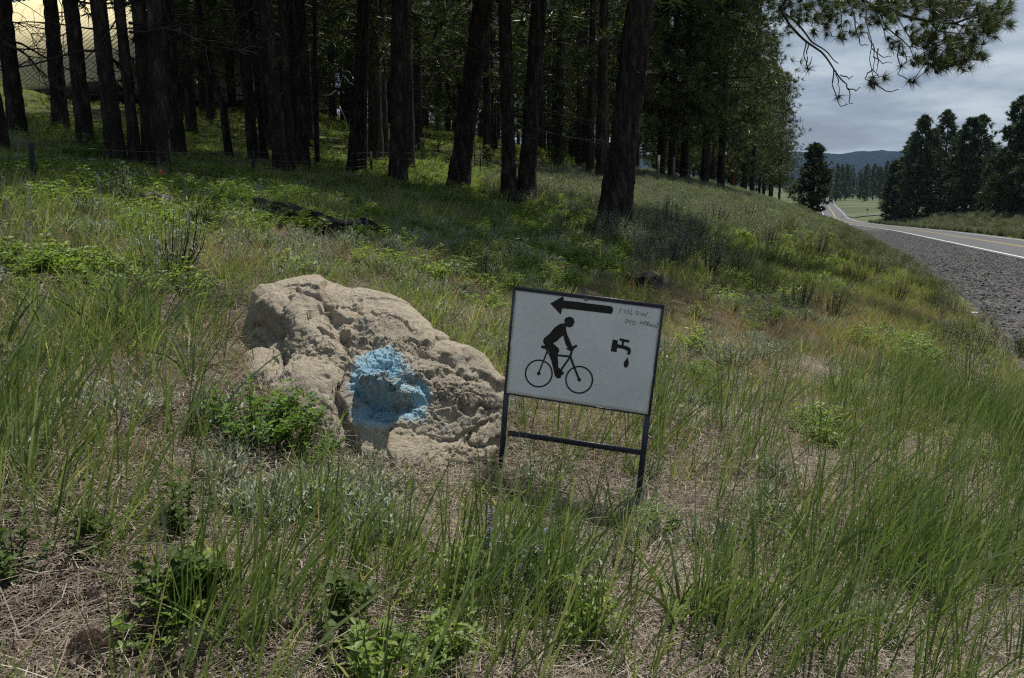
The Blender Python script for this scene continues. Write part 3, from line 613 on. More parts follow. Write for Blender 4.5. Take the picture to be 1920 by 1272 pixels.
    for (a0, a1) in (((949,739),(938,888)), ((1214,780),(1196,938))):
        u0, v0 = pl(*a0); u1, v1 = pl(*a1); p0 = W_(u0, v0 + 0.003, -0.006); p1 = W_(u1, v1, -0.006)
        dv = norm(p1 - p0); k = 0
        while (p1 + base)[2] > float(H((p1 + base)[0:1], (p1 + base)[1:2])[0]) - 0.05 and k < 60: p1 = p1 + dv * 0.01; k += 1
        bar('leg', p0, p1, 0.024, 0.022)
    u0, v0 = pl(946, 812); u1, v1 = pl(1203, 850); bar('crossbar', W_(u0 + 0.012, v0, -0.0085), W_(u1 - 0.006, v1, -0.0085), 0.024, 0.02)
    # prints: flat shapes 0.8 mm proud of the sheet
    S = 2.891
    def cv(p): return pl(920 + p[0] / S, 520 + p[1] / S)
    def poly(mb, pts, w=0.0012):
        P = [W_(*cv(p), w) for p in pts]; mb_v.extend(P); mb_f.append(list(range(len(mb_v) - len(P), len(mb_v))))
    def stroke(pts, wd, w=0.0012, conv=cv, caps=True):
        P = [np.array(conv(p)) for p in pts]; hw = wd / 2
        for a_, b_ in zip(P[:-1], P[1:]):
            t = (b_ - a_) / max(np.linalg.norm(b_ - a_), 1e-6); s = np.array([-t[1], t[0]]) * hw; e = t * hw * 0.6 if caps else 0 * t
            for p in (a_ - e - s * .7, a_ - s, b_ - s, b_ + e - s * .7, b_ + e + s * .7, b_ + s, a_ + s, a_ - e + s * .7): mb_v.append(W_(p[0], p[1], w))
            k = len(mb_v); mb_f.append(list(range(k - 8, k))); w += 0.00003
    def flush(name, mat):
        me = bpy.data.meshes.new(name); me.from_pydata([tuple(v) for v in mb_v], [], mb_f); me.materials.append(mat); me.update()
        return link(name, me, panel)
    px_m = 0.61 / 276 / S                         # metres per traced unit
    mb_v, mb_f = [], []
    poly(None, [(323,143),(393,103),(397,127),(460,132),(520,141),(590,149),(650,157),(660,162),(664,172),(663,185),(655,199),(630,197),(560,188),(500,181),(440,174),(388,169),(380,203)]); flush('arrow', black)
    mb_v, mb_f = [], []
    poly(None, [(405,248),(399,240),(401,228),(410,218),(425,214),(440,217),(450,225),(454,238),(454,248),(447,256),(449,264),(441,265),(438,272),(420,271),(410,267),(408,280),(414,305),(430,345),(442,374),(455,372),(460,365),(470,368),(468,378),(457,384),(448,396),(430,400),(412,391),(408,386),(418,384),(405,360),(398,335),(394,316),(380,326),(358,348),(338,358),(352,370),(369,386),(372,402),(362,420),(365,450),(367,488),(380,500),(397,517),(395,527),(382,534),(380,546),(364,549),(352,541),(346,522),(340,482),(332,440),(322,412),(308,392),(298,374),(284,352),(286,338),(292,328),(318,308),(345,274),(375,253),(392,250)]); flush('rider', black)
    mb_v, mb_f = [], []
    for (cx, cy_, R) in ((261,522,72),(480,556,72)):
        k = 48; a = np.arange(k) * 2 * PI / k; b0 = len(mb_v)
        for rr in (R + 4, R - 4):
            for x in a: mb_v.append(W_(*cv((cx + rr * math.cos(x), cy_ + rr * math.sin(x))), 0.0012))
        for x in range(k): mb_f.append([b0 + x, b0 + (x + 1) % k, b0 + k + (x + 1) % k, b0 + k + x])
        poly(None, [(cx + 10 * math.cos(x), cy_ + 10 * math.sin(x)) for x in a[::3]], 0.00135)
    for pts, w in (([(306,405),(259,522)],8),([(298,385),(322,425),(358,520)],8),([(355,423),(434,430)],11),([(432,430),(382,502)],10),([(440,398),(432,430),(446,470),(480,556)],11),([(325,415),(352,530)],10)): stroke(pts, w * px_m, 0.0014)
    poly(None, [(275,370),(290,370),(304,374),(306,385),(285,388),(273,380)], 0.0016); flush('bicycle', black)
    mb_v, mb_f = [], []
    poly(None, [(662,337),(690,343),(683,406),(651,402)]); stroke([(684,372),(712,378),(738,384)], 19 * px_m, 0.0013); stroke([(718,345),(714,376)], 11 * px_m, 0.0014); stroke([(703,338),(748,348)], 14 * px_m, 0.00145)
    poly(None, [(730,374),(748,379),(758,386),(760,400),(756,421),(740,418),(743,402),(738,396),(728,394)], 0.0016); flush('tap', black)
    mb_v, mb_f = [], []
    poly(None, [(742,433),(746,448),(749,464),(746,479),(738,489),(731,491),(724,486),(721,472),(724,460),(733,448)]); flush('water_drop', black)
    mb_v, mb_f = [], []
    S8 = 7.952
    def c8(p): return pl(1040 + p[0] / S8, 540 + p[1] / S8)
    def ell(cx, cy_, rx, ry): return [(cx + rx * math.cos(a), cy_ + ry * math.sin(a)) for a in np.linspace(-1.4, 5.1, 14)]
    w8 = 0.0019
    for s in ([(1002,312),(978,318),(962,380)],[(972,345),(1000,338)],ell(1050,355,17,21),[(1108,312),(1090,386),(1120,382)],[(1150,325),(1130,400),(1166,392)],ell(1232,376,21,26),[(1288,362),(1298,418),(1330,375),(1347,426),(1396,358)],
              [(1058,478),(1075,460),(1086,474),(1044,526),(1076,522)],[(1088,527),(1105,475),(1126,537),(1150,474)],[(1168,498),(1160,550)],[(1158,494),(1198,500),(1213,520),(1195,546),(1160,550)],
              [(1268,542),(1285,505),(1312,505),(1306,546)],[(1276,525),(1308,525)],[(1328,557),(1346,494),(1370,505),(1340,530),(1366,562)],[(1374,564),(1388,505),(1410,516),(1382,538),(1406,572)],ell(1430,556,14,16),[(1453,543),(1468,592),(1495,550),(1516,602),(1549,510)]):
        stroke(s, w8, 0.0012, c8, False)
    for s in ([(1335,432),(1372,436)],[(1392,428),(1420,432)],[(1430,432),(1448,436),(1444,446),(1454,448)]): stroke(s, w8 * 0.45, 0.0012, c8, False)
    flush('handwriting', ink)
    mb_v, mb_f = [], []
    for x, y, r_ in ((569,585,3),(580,586,1.5),(597,586,1.2),(610,588,1.2),(622,589,1.2),(640,587,1.4),(530,637,2),(530,200,2)): poly(None, [(x + r_ * 1.3 * math.cos(a), y + r_ * .8 * math.sin(a)) for a in np.linspace(0, 5.2, 6)])
    tag(flush('ink_specks', blue), kind='stuff')
    # a rusty clip over the top edge
    cu, cvv = pl(1099, 562); mb = MB(); mb.box(W_(cu, cvv + 0.002, 0.0035), ex * 0.006, ey * 0.006, n * 0.0014); mb.box(W_(cu, cvv + 0.001, 0.006), ex * 0.0022, ey * 0.0022, n * 0.0015)
    mb.obj('clip', solid_mat('rusty_clip', (0.2, 0.19, 0.14), 0.7, 0.4, 90), root)
build_sign()

# ------------------------------------------------------------------ trees
def needles(centres, dirs, k, length, width, spread=0.9, r=None, drop_=0.0):
    """k flat pointed needles round each centre; returns verts, tris, tint"""
    r = r or rng; n = len(centres)
    c = np.repeat(centres, k, 0); d = np.repeat(norm(dirs), k, 0)
    v = norm(d * 0.75 + norm(r.normal(size=(n * k, 3))) * spread); v[:, 2] -= drop_; v = norm(v)
    side = norm(np.cross(v, r.normal(size=(n * k, 3)))) * width / 2
    L = length * r.uniform(0.7, 1.15, (n * k, 1))
    st = c + v * L * 0.06
    V = np.stack([st - side, st + side, c + v * L], 1).reshape(-1, 3)
    t = np.clip(np.repeat(r.uniform(0.15, 0.85, n), k) + r.normal(0, 0.12, n * k), 0, 1)
    return V, np.arange(n * k * 3).reshape(-1, 3), np.repeat(t, 3)

def crown_mesh(name, seed, Ht, base, rmax, nbr, tufts, k, ln, wd, matn, top_pow=0.75, droop=0.12, side_min=0.5):
    """needle crown and its limbs for a pine of height Ht"""
    r = np.random.default_rng(seed); mb = MB(); tc, td = [], []
    for b in range(nbr):
        f = (b + r.uniform(0, 1)) / nbr; h = base + (Ht - base) * f**0.9
        prof_ = (1 - f)**top_pow * (0.55 + 0.45 * min(1, f * 5 + .3)) + 0.05
        L = rmax * prof_ * r.uniform(side_min, 1.15); az = r.uniform(0, 2 * PI) + b * 2.4
        rise = r.uniform(-0.25, 0.25) - droop + 0.55 * f
        n = 6; q = np.linspace(0, 1, n)
        bend = r.normal(0, 0.1, 2)
        x = L * q; zz = h + L * (rise * q + (0.28 * q**2 if r.random() < .7 else -0.1 * q * q)); yy = L * bend[0] * q * q
        p = np.stack([x * math.cos(az) - yy * math.sin(az), x * math.sin(az) + yy * math.cos(az), zz], -1)
        mb.tube(p, np.linspace(0.018 + 0.011 * L, 0.006, n), 3, cap=False)
        m = max(2, int(tufts * (0.35 + 0.65 * L / rmax)))
        u = r.uniform(0.28, 1.0, m)**0.75
        base_p = np.stack([np.interp(u, q, p[:, i]) for i in range(3)], -1)
        off = r.normal(0, 1, (m, 3)) * np.array([1, 1, .55]) * (0.10 + 0.16 * L * (1 - u[:, None] * 0.6))
        c = base_p + off; tc.append(c); dd = norm(norm(p[-1] - p[0]) * 0.9 + norm(off) * 0.6 + np.array([0, 0, 0.35])); td.append(dd)
    # leader
    c = np.stack([r.normal(0, .12, 8), r.normal(0, .12, 8), Ht + r.uniform(-.9, .25, 8)], -1); tc.append(c); td.append(np.tile([0, 0, 1.0], (8, 1)))
    V, F, T = needles(np.concatenate(tc), np.concatenate(td), k, ln, wd, r=r)
    cm = mesh_arrays(name + '_crown', V, [F], [M[matn]], attrs={'tint': T})
    return cm, mb.mesh(name + '_branches', [M['twig']])

def trunk_mesh(name, pts, radii, mat, sides=22, seed=0, rough=0.09, rows=None, flare=True):
    """tapered trunk along a polyline (local coordinates) with plated bark"""
    pts = np.asarray(pts, float); n = rows or 90
    L = np.concatenate([[0], np.cumsum(np.linalg.norm(np.diff(pts, axis=0), axis=1))])
    tt = np.concatenate([np.linspace(0, min(6, L[-1] * .6), int(n * .75)), np.linspace(min(6, L[-1] * .6), L[-1], int(n * .25) + 1)[1:]])
    def sm(v): return np.interp(tt, L, v)
    c = np.stack([sm(pts[:, i]) for i in range(3)], -1); R = sm(np.asarray(radii, float))
    if flare: R = R * (1 + 0.32 * np.exp(-tt / 0.35) + .12 * np.exp(-tt / 1.2))
    th = np.arange(sides) * 2 * PI / sides
    ca, sa = np.cos(th), np.sin(th)
    P = np.stack([np.broadcast_to(ca, (len(tt), sides)), np.broadcast_to(sa, (len(tt), sides)), np.broadcast_to(tt[:, None], (len(tt), sides))], -1)
    r0 = np.mean(R[:5]); q = P.reshape(-1, 3) * np.array([r0, r0, 1]) 
    w1, w2, wi = worley(q * np.array([9, 9, 3.0]) + seed * 3.1, seed)
    dsp = rough * r0 * (np.clip((w2 - w1) * 3.5, 0, 1) * (0.6 + 0.8 * wi) - 0.6) + 0.06 * r0 * fbm(q * np.array([3, 3, 1.2]) + seed, 3, .5, seed)
    rr = R[:, None] + dsp.reshape(len(tt), sides)
    lob = 1 + 0.10 * np.exp(-tt[:, None] / 0.5) * np.sin(th[None] * 4 + seed)
    V = c[:, None] + np.stack([rr * lob * ca, rr * lob * sa, 0 * rr], -1)
    i = np.arange(len(tt) - 1)[:, None] * sides; j = np.arange(sides)[None]; k = (j + 1) % sides
    f = np.stack([i + j, i + k, i + sides + k, i + sides + j], -1).reshape(-1, 4)
    return mesh_arrays(name, V.reshape(-1, 3), [f], [mat], smooth=True)

def dead_branches(seed, n, z0, z1, lmin, lmax, mat, az_c=None):
    """bare dead limbs that droop and fork, rooted in the trunk axis"""
    r = np.random.default_rng(seed); mb = MB()
    def limb(p, d, L, rad, depth):
        m = 7; pts = [p]; 
        for i in range(m - 1):
            d = norm(d + r.normal(0, 0.16, 3) + np.array([0, 0, -0.05 + 0.10 * (i > 3)])); pts.append(pts[-1] + d * L / (m - 1))
        mb.tube(pts, np.linspace(rad, rad * 0.25, m), 4 if depth == 0 else 3, cap=False)
        if depth < 2:
            for _ in range(r.integers(1, 4) + (2 if depth == 0 else 0)):
                i = r.integers(2, m); limb(pts[i], norm(d + r.normal(0, .75, 3)), L * r.uniform(.2, .5), rad * .5, depth + 1)
    for i in range(n):
        az = r.uniform(0, 2 * PI); z = r.uniform(z0, z1)
        limb(np.array([0, 0, z]), norm(np.array([math.cos(az), math.sin(az), r.uniform(-0.35, 0.3)])), r.uniform(lmin, lmax), r.uniform(.006, .02), 0)
    return mb.mesh('dead_branches', [mat])

CROWN = [crown_mesh('pine', 100 + i, 17, b0, rm, 84, 13, 13, .34, .042, 'needle', .6, .15) for i, (b0, rm) in enumerate([(5.2, 2.6), (4.4, 2.9), (6.0, 2.3)])]
DEAD = [dead_branches(200 + i, 20, 1.3, 7.0, .5, 2.0, M['twig']) for i in range(5)]
G_FRONT = 'pines along the front edge of the forest'
def front_tree(bx, by, tx, w, label, crown=None, dead=None, extra=(), mat='bark', seed=0, ht=17.0, mids=(), scale_c=1.0, taper=0.75, rot=None):
    p, d = hit(np.float64(bx), np.float64(by)); r0 = w / 2 * d / FPX * 1.0
    dv = ray(np.float64(tx), np.float64(-2.0)); base = p.copy(); base[2] -= 0.10
    # the trunk stays at about the same distance
    q = CAM + dv * (d / (dv @ FW)); q = q + FW * 0
    pts = [np.zeros(3)]; rad = [r0]
    for (mx, my) in mids: m_ = CAM + ray(np.float64(mx), np.float64(my)) * d; m_[1] = p[1]; pts.append(m_ - base); rad.append(r0 * .95)
    top = q - base; top[1] = 0; pts.append(top); rad.append(r0 * (0.55 + .45 * taper))
    dirn = norm(top - pts[-2]) if len(pts) > 2 else norm(top); dirn = norm(dirn * np.array([.6, 1, 1]))
    end = top + dirn * (ht - top[2]) / dirn[2]; pts.append(end); rad.append(0.04)
    root = thing('pine_tree', label, 'tree', base, G_FRONT)
    link('trunk', trunk_mesh('trunk', pts, rad, M[mat], seed=seed, sides=26 if w > 24 else 14, rows=110 if w > 24 else 60), root)
    k = seed % 3; ang = seed * 2.1
    if crown is not None:
        cm, bmesh_ = CROWN[crown]; sc = ht / 17.0 * scale_c
        for nm, me in (('crown', cm), ('branches', bmesh_)):
            o = link(nm, me, root); o.rotation_euler = (0, 0, ang); o.scale = (sc * 1.55, sc * 1.55, ht / 17.0); o.location = (end[0] * .55, 0, 0)
    if dead is not None:
        o = tag(link('dead_branches', DEAD[dead], root), kind='stuff'); o.rotation_euler = (0, math.atan2(top[0], top[2]), ang * 1.7); o.location = (0, 0, 0)
    return root, p, d
FR = [
 (10, 302, -14, 24, 'pine trunk cut by the left edge of the photo behind the wire fence', 0, 0),
 (36, 264, 30, 30, 'thick dark pine just left of the tan building, beyond the fence post', 1, 1),
 (115, 250, 117, 26, 'straight dark pine in front of the tan building wall, second from it', 2, 2),
 (163, 288, 157, 28, 'dark pine whose trunk crosses the right part of the tan roof', 0, 3),
 (221, 322, 210, 30, 'pine with flaky grey bark on its flared foot, right of the tan building', 1, 0),
 (258, 326, 248, 20, 'narrow grey pine between the flaky barked pine and the double trunk', 2, 4),
 (286, 326, 283, 26, 'back trunk of the dark double pine in the left of the forest', None, 1),
 (303, 334, 312, 26, 'front trunk of the dark double pine in the left of the forest', 0, 2),
 (337, 305, 329, 24, 'slim dark pine right of the double trunk beside the sunlit grass', 1, 3),
 (478, 314, 464, 20, 'pine with rough reddish bark strip near the right fence post', 2, 0),
 (498, 312, 484, 13, 'thin dark pine touching the rough barked pine by the fence post', None, 4),
 (529, 343, 514, 25, 'pine with light scaly streaks on its trunk, left in the close pair', 0, 1),
 (546, 336, 545, 17, 'plain slim pine pressed against the scaly pine of the close pair', None, 2),
 (568, 325, 576, 22, 'dark pine with a pale patch of bark half hidden by the close pair', 1, 3),
 (595, 321, 602, 9, 'very thin straight pine left of the open gap in the forest', None, 0),
 (653, 331, 690, 10, 'thin leaning pine stem resting against a thicker dark pine', None, 4),
 (672, 331, 692, 25, 'dark pine behind the thin leaning stem in the middle of the forest', 2, 1),
 (746, 356, 757, 32, 'stout dark pine standing alone left of the leaning pine', 0, 2),
 (855, 358, 912, 38, 'pine leaning clearly to the right with cracked bark on its side', 1, 3),
 (956, 386, 946, 26, 'left trunk of the forked pine left of the largest pine', None, 0),
 (984, 386, 1010, 31, 'right trunk of the forked pine left of the largest pine', 0, 4),
]
for i, (bx, by, tx, w, lab, cr, de) in enumerate(FR):
    front_tree(bx, by, tx, w, lab, cr, de, seed=i + 1, ht=[13, 14.5, 13.5, 15][i % 4])
front_tree(432, 306, 388, 13, 'crooked thin pine whose stem bends twice, left of the fence post', None, 1, seed=31, mids=[(424, 200), (408, 150), (394, 70)])
BIG, BIGP, BIGD = front_tree(1147, 432, 1192, 54, 'largest nearest pine, its limb hanging over the road', 1, None, seed=40, ht=17, taper=.7)
o = link('dead_branches', dead_branches(320, 9, 2.2, 5.5, .9, 2.6, M['twig']), BIG); o.rotation_euler = (0, .1, 0)

sc_ = link('added_shade_crown', CROWN[1][0], BIG); sc_.location = (4.3, 4.2, 2.6); sc_.scale = (1.45, 1.15, .55)  # unseen crown added off the trunk to cast shade on the sagebrush bank
sb_ = link('added_shade_branches', CROWN[1][1], BIG); sb_.location = (4.3, 4.2, 2.6); sb_.scale = (1.45, 1.15, .55)
lb_ = MB(); lb_.tube([[.6, 0, 6.2], [1.8, .2, 7.2], [4.3, 4.2, 7.6], [4.3, 4.2, 11]], [.10, .09, .07, .02], 6); lb_.obj('added_shade_limb', M['bark'], BIG)  # limb added to tie the unseen shade crown to the trunk
# the long limb of the largest pine that hangs over the road: traced limbs at their real distance
def over_branch():
    mb = MB(); r = np.random.default_rng(5); root = np.array(BIG.location)
    D0 = BIGD - 0.6
    tc, td = [], []
    def limb(pts, d0, d1, r0, r1, tuft=0, sides=5):
        pts = np.array(pts, float); n = len(pts); t = np.linspace(0, 1, n); tt = np.linspace(0, 1, n * 4)
        X = np.interp(tt, t, pts[:, 0]) + 1.5 * np.sin(tt * 17 + d0) * (tt < .97); Y = np.interp(tt, t, pts[:, 1]) + 1.5 * np.sin(tt * 13 + d1)
        dd = d0 + (d1 - d0) * tt + 0.12 * np.sin(tt * 7 + d0 * 3)
        P = np.stack([at(x, y, d) for x, y, d in zip(X, Y, dd)])
        mb.tube(P - root, np.linspace(r0, r1, len(P)), sides, cap=False)
        if tuft:
            for k_ in range(tuft):
                f = 1 - 0.10 * k_; i = min(len(P) - 1, int(f * (len(P) - 1))); tc.append(P[i] - root); td.append(norm(P[i] - P[max(i - 3, 0)]) + 1e-6)
        return P
    D = D0
    # the main limb runs out of the top of the picture from the tree towards the right
    trunkp = BIGP + np.array([.55, 0, 6.4])
    a = at(1560, -60, D - .4); P0 = np.stack([trunkp, (trunkp + a) / 2 + np.array([0, 0, .5]), a]); mb.tube(P0 - root, [.085, .06, .04], 6)
    limb([(1560,-60),(1620,0),(1650,22),(1690,30),(1740,38),(1790,45),(1830,30),(1870,5)], D-.4, D-1.0, .036, .012, 2)
    limb([(1560,-60),(1500,-30),(1462,18),(1478,45),(1510,75),(1540,100),(1562,128),(1585,155)], D-.4, D-.2, .03, .011)
    limb([(1462,18),(1490,40),(1520,75),(1548,98),(1572,118)], D-.3, D+.1, .02, .008)
    for pts, tf in (([(1562,128),(1562,160),(1566,180),(1578,200),(1588,198),(1587,192)],0),([(1566,132),(1572,155),(1574,178)],1),([(1585,155),(1592,172),(1594,196),(1599,193)],0),([(1575,140),(1592,148),(1600,142)],0),([(1588,165),(1605,171),(1613,163)],0),([(1510,78),(1508,112),(1516,124),(1524,105)],0),([(1515,80),(1512,120),(1515,128)],1),
                    ([(1620,0),(1626,40),(1633,80),(1632,110),(1634,140),(1640,155)],2),([(1634,130),(1622,145),(1632,158)],2),([(1633,128),(1648,144),(1658,146)],2),([(1640,155),(1660,172),(1680,170),(1685,167)],0),([(1625,60),(1640,95),(1638,130)],0),([(1600,20),(1608,70),(1616,86),(1628,84)],0),([(1634,90),(1650,105),(1662,108),(1672,104)],0),([(1636,105),(1655,119),(1674,117)],0),([(1645,90),(1646,120),(1644,133)],0),
                    ([(1640,10),(1662,50),(1690,75),(1706,92),(1715,110),(1730,122),(1770,128),(1800,118)],3),([(1686,75),(1684,105),(1688,128),(1684,138),(1700,151),(1712,152)],2),([(1690,80),(1700,115),(1690,122)],1),([(1700,85),(1720,92),(1735,90)],2),([(1715,110),(1738,118),(1745,108)],2),
                    ([(1680,30),(1700,60),(1715,85),(1740,90),(1780,70),(1820,75)],3),([(1740,38),(1760,60),(1800,62),(1830,64),(1850,58)],3),([(1790,45),(1830,50),(1880,45),(1893,48)],3),([(1800,90),(1820,92),(1832,104),(1845,108)],3),([(1770,75),(1800,100),(1800,125)],3),([(1740,90),(1760,110),(1790,112)],3),
                    ([(1500,-30),(1520,10),(1545,40),(1550,60)],3),([(1545,45),(1560,68),(1580,70)],3),([(1520,30),(1525,60)],2),([(1560,-20),(1575,20),(1580,60),(1600,62)],2),([(1590,-10),(1600,30),(1615,60)],2),([(1640,10),(1660,70),(1672,88)],2),([(1660,15),(1690,5),(1720,-5)],2),([(1690,20),(1730,10),(1790,5)],3),([(1720,20),(1760,10),(1840,-5)],3),([(1830,40),(1868,30),(1890,20)],3),([(1480,0),(1490,30),(1498,40)],2),([(1470,-10),(1465,30),(1480,60)],2)):
        j = r.uniform(-.5, .5); limb(pts, D - .5 + j * .5, D - .6 + j * 1.4, .011, .0045, tf, 4)
    # fuller needle masses near the tips of the limb
    for (x, y, rx, ry, n) in ((1790,20,75,28,60),(1740,75,60,30,48),(1800,90,40,30,44),(1850,50,35,32,38),(1760,118,45,14,26),(1660,30,50,26,30),(1560,30,40,28,26),(1500,20,40,24,26),(1870,15,22,22,16),(1700,5,90,16,40),(1600,5,90,14,30)):
        u = r.normal(0, .5, (n, 2)); c = [at(x + a_ * rx, y + b_ * ry, D - .6 + r.normal(0, .55)) - root for a_, b_ in u]; tc += c
        td += [norm(np.array([.5, -.1, r.uniform(-.4, .5)]) + r.normal(0, .4, 3)) for _ in range(n)]
        for q_ in c[::2]:
            k_ = tc[r.integers(0, max(1, len(tc) - n))]
            if np.linalg.norm(k_ - q_) < 0.9: mb.tube([q_, (q_ + k_) / 2 + r.normal(0, .05, 3), k_], [.004, .006, .007], 3, cap=False)
    mb.obj('overhanging_limb', M['twig'], BIG)
    V, F, T = needles(np.array(tc), np.array(td), 62, 0.185, 0.0078, 0.78)
    link('overhanging_needles', mesh_arrays('overhanging_needles', V, [F], [M['needle']], attrs={'tint': T}), BIG)
over_branch()

# pale dead limb in the gap
t_ = None
for o_ in list(bpy.data.objects):
    if o_.get('label', '').startswith('very thin straight pine'): t_ = o_
pp, dd_ = hit(640.0, 322.0); mbp = MB()
for pts in ([(603,180),(620,178),(636,165),(643,140),(641,128)],[(643,132),(655,135),(664,150),(660,152)],[(642,140),(655,155),(666,162)],[(636,165),(645,175)],[(636,200),(644,215),(650,231)]):
    mbp.tube([at(x, y, dd_ - 1) - np.array(t_.location) for x, y in pts], np.linspace(.017, .008, len(pts)), 4)
mbp.obj('pale_dead_limb', M['pale_twig'], t_)

# ---- forest behind: copies of a few trees, every one an object with its parts
BACK = []
for i, (ht, b0, rm, nb_, tu_) in enumerate([(18, 2.2, 2.6, 62, 10), (20, 3.2, 2.9, 66, 10), (15, 1.6, 2.4, 60, 10), (22, 4.0, 3.0, 62, 10), (15, .3, 3.0, 70, 11), (20, 2.6, 4.0, 130, 17), (18, 2.0, 3.6, 120, 16)]):
    cm, bm = crown_mesh('back_pine', 300 + i, ht, b0, rm, nb_, int(tu_ * 1.2), 14, .40, .042, 'needle_sunlit' if i > 4 else 'needle', .62, .18)
    tm = trunk_mesh('back_trunk', [[0, 0, -.3], [.05, 0, ht * .5], [0, 0, ht]], [.20, .13, .02], M['bark'], sides=9, rows=30, seed=60 + i)
    BACK.append((cm, bm, tm))
protos = []
def forest_proto(i, name, label, group):
    cm, bm, tm = BACK[i]; r = thing(name, label, 'tree', (0, 0, -500), group)
    return r, [link('trunk', tm, r), tag(link('branches', bm, r), kind='stuff'), tag(link('crown', cm, r), kind='stuff')]
used_first = {}
def place_back(i, x, y, key, label, group, sc=1.0, rz=0.0, z=None, tilt=(0, 0)):
    z = float(H(np.array([x]), np.array([y]))[0]) - 0.05 if z is None else z
    k = (i, key)
    if k not in used_first:
        r, kids = forest_proto(i, 'pine_tree', label, group); used_first[k] = (r, kids)
        r.location = (x, y, z); r.rotation_euler = (tilt[0], tilt[1], rz); r.scale = (sc,) * 3; return r
    r, kids = used_first[k]
    return dup(r, kids, (x, y, z), rz, sc, label, tilt)
r_ = np.random.default_rng(12); pts_ = []
GB = 'slender pines deep in the shaded forest'; LB = 'slender dark pine deep in the shaded forest behind the front trunks'
tries = 0
while len(pts_) < 150 and tries < 9000:
    tries += 1
    y = r_.uniform(19, 82) ; x = r_.uniform(-0.62, 0.16) * y - 1
    px, py, d = project(np.array([[x, y, 1.5]])); px = px[0]
    t, s = ts(x, y); u = s - s_edge(t)
    if u < 11 or any((x - a)**2 + (y - b)**2 < 7.5 for a, b in pts_): continue
    if 420 > px > -60 and y > 46: continue                     # the clearing round the building
    if -60 < px < 330 and 20 < y < 46: continue
    if 770 < px < 1120 and y < 34: continue                    # sunny gap with the young pines
    if 590 < px < 660 and y < 40: continue
    if 350 < px < 470 and y < 26: continue
    pts_.append((x, y))
n_near = len(pts_)
tries = 0
while len(pts_) < n_near + 90 and tries < 6000:
    tries += 1; y = r_.uniform(58, 125); x = r_.uniform(-0.66, 0.10) * y
    t, s = ts(x, y)
    if s - s_edge(t) < 14 or any((x - a)**2 + (y - b)**2 < 9 for a, b in pts_): continue
    if 420 > project(np.array([[x, y, 1.5]]))[0][0] > -60 and y < 80: continue
    pts_.append((x, y))
for _ in range(60):
    t = r_.uniform(62, 150); s = s_edge(t) + r_.uniform(9.5, 28); x, y = xy(t, s); x, y = float(x), float(y)
    if all((x - a)**2 + (y - b)**2 > 7 for a, b in pts_): pts_.append((x, y))
for q_, (x, y) in enumerate(pts_):
    place_back(int(r_.integers(5, 7)) if q_ >= n_near + 90 else 4 if q_ >= n_near else int(r_.integers(0, 4)), x, y, 'b', LB, GB, r_.uniform(.8, 1.15), r_.uniform(0, 6.28))
# the row standing beside the road cutting, right of the largest pine
ORD = ['first', 'second', 'third', 'fourth', 'fifth', 'sixth', 'seventh', 'eighth', 'ninth', 'tenth', 'eleventh', 'twelfth', 'thirteenth', 'fourteenth', 'fifteenth', 'sixteenth', 'seventeenth', 'eighteenth', 'nineteenth', 'twentieth']
ROADSIDE = [(1281,343,1.0,5),(1303,341,.95,6),(1321,352,1.0,5),(1351,357,1.05,6),(1258,342,.9,6),(1238,338,1.0,5),(1404,350,.9,6),(1430,352,.95,5),(1456,356,.9,6),(1474,366,.8,5),(1440,344,1.0,5),(1462,350,.95,6),(1490,372,.55,6)]
for n_, (bx, by, sc, i) in enumerate(ROADSIDE):
    p, d = hit(np.float64(bx), np.float64(by))
    d = min(d, 95)
    place_back(i, p[0], p[1], 'r', 'tall pine in the roadside row, the %s counted from the largest pine towards the road' % ORD[sorted(q_[0] for q_ in ROADSIDE).index(bx)], 'pines in the row above the road cutting', sc, n_ * 1.3)
p, d = hit(1373.0, 359.0)
redt = thing('pine_tree', 'pine with a sunlit red trunk in the row above the road cutting', 'tree', p)
link('trunk', trunk_mesh('trunk', [[0, 0, -.2], [.0, 0, 9], [0, 0, 19]], [.21, .14, .02], M['bark_red'], sides=12, seed=77), redt); link('branches', BACK[5][1], redt); link('crown', BACK[5][0], redt)
# lone pine beside the road
FARP = []
for i, (ht, b0, rm) in enumerate([(20, 1.2, 4.2), (22, 1.0, 4.6), (18, .6, 4.2)]):
    cm, bm = crown_mesh('far_pine', 400 + i, ht, b0, rm, 150, 15, 8, .8, .22, 'needle_far', .55, .05, .6)
    tm = trunk_mesh('far_trunk', [[0, 0, -.5], [0, 0, ht * .5], [0, 0, ht]], [.36, .24, .03], M['bark'], sides=8, rows=20, seed=80 + i)
    FARP.append((cm, bm, tm))
def far_pine(i, x, y, label, group=None, sc=1.0, rz=0.0, wide=1.0):
    z = float(H(np.array([x]), np.array([y]))[0]) - 0.1
    r = thing('pine_tree', label, 'tree', (x, y, z), group, rz); cm, bm, tm = FARP[i]; r.scale = (sc * wide, sc * wide, sc * .94)
    link('trunk', tm, r); link('branches', bm, r); link('crown', cm, r); return r
x, y = xy(np.array([128.0]), np.array([1.6])); far_pine(2, float(x[0]), float(y[0]), 'bushy dark pine standing alone where the road dips out of sight', None, .57, 1.0, 1.25)
def at_dist(px, Y): return (px - 960) / FPX * Y * math.cos(PITCH) * 1.0, Y
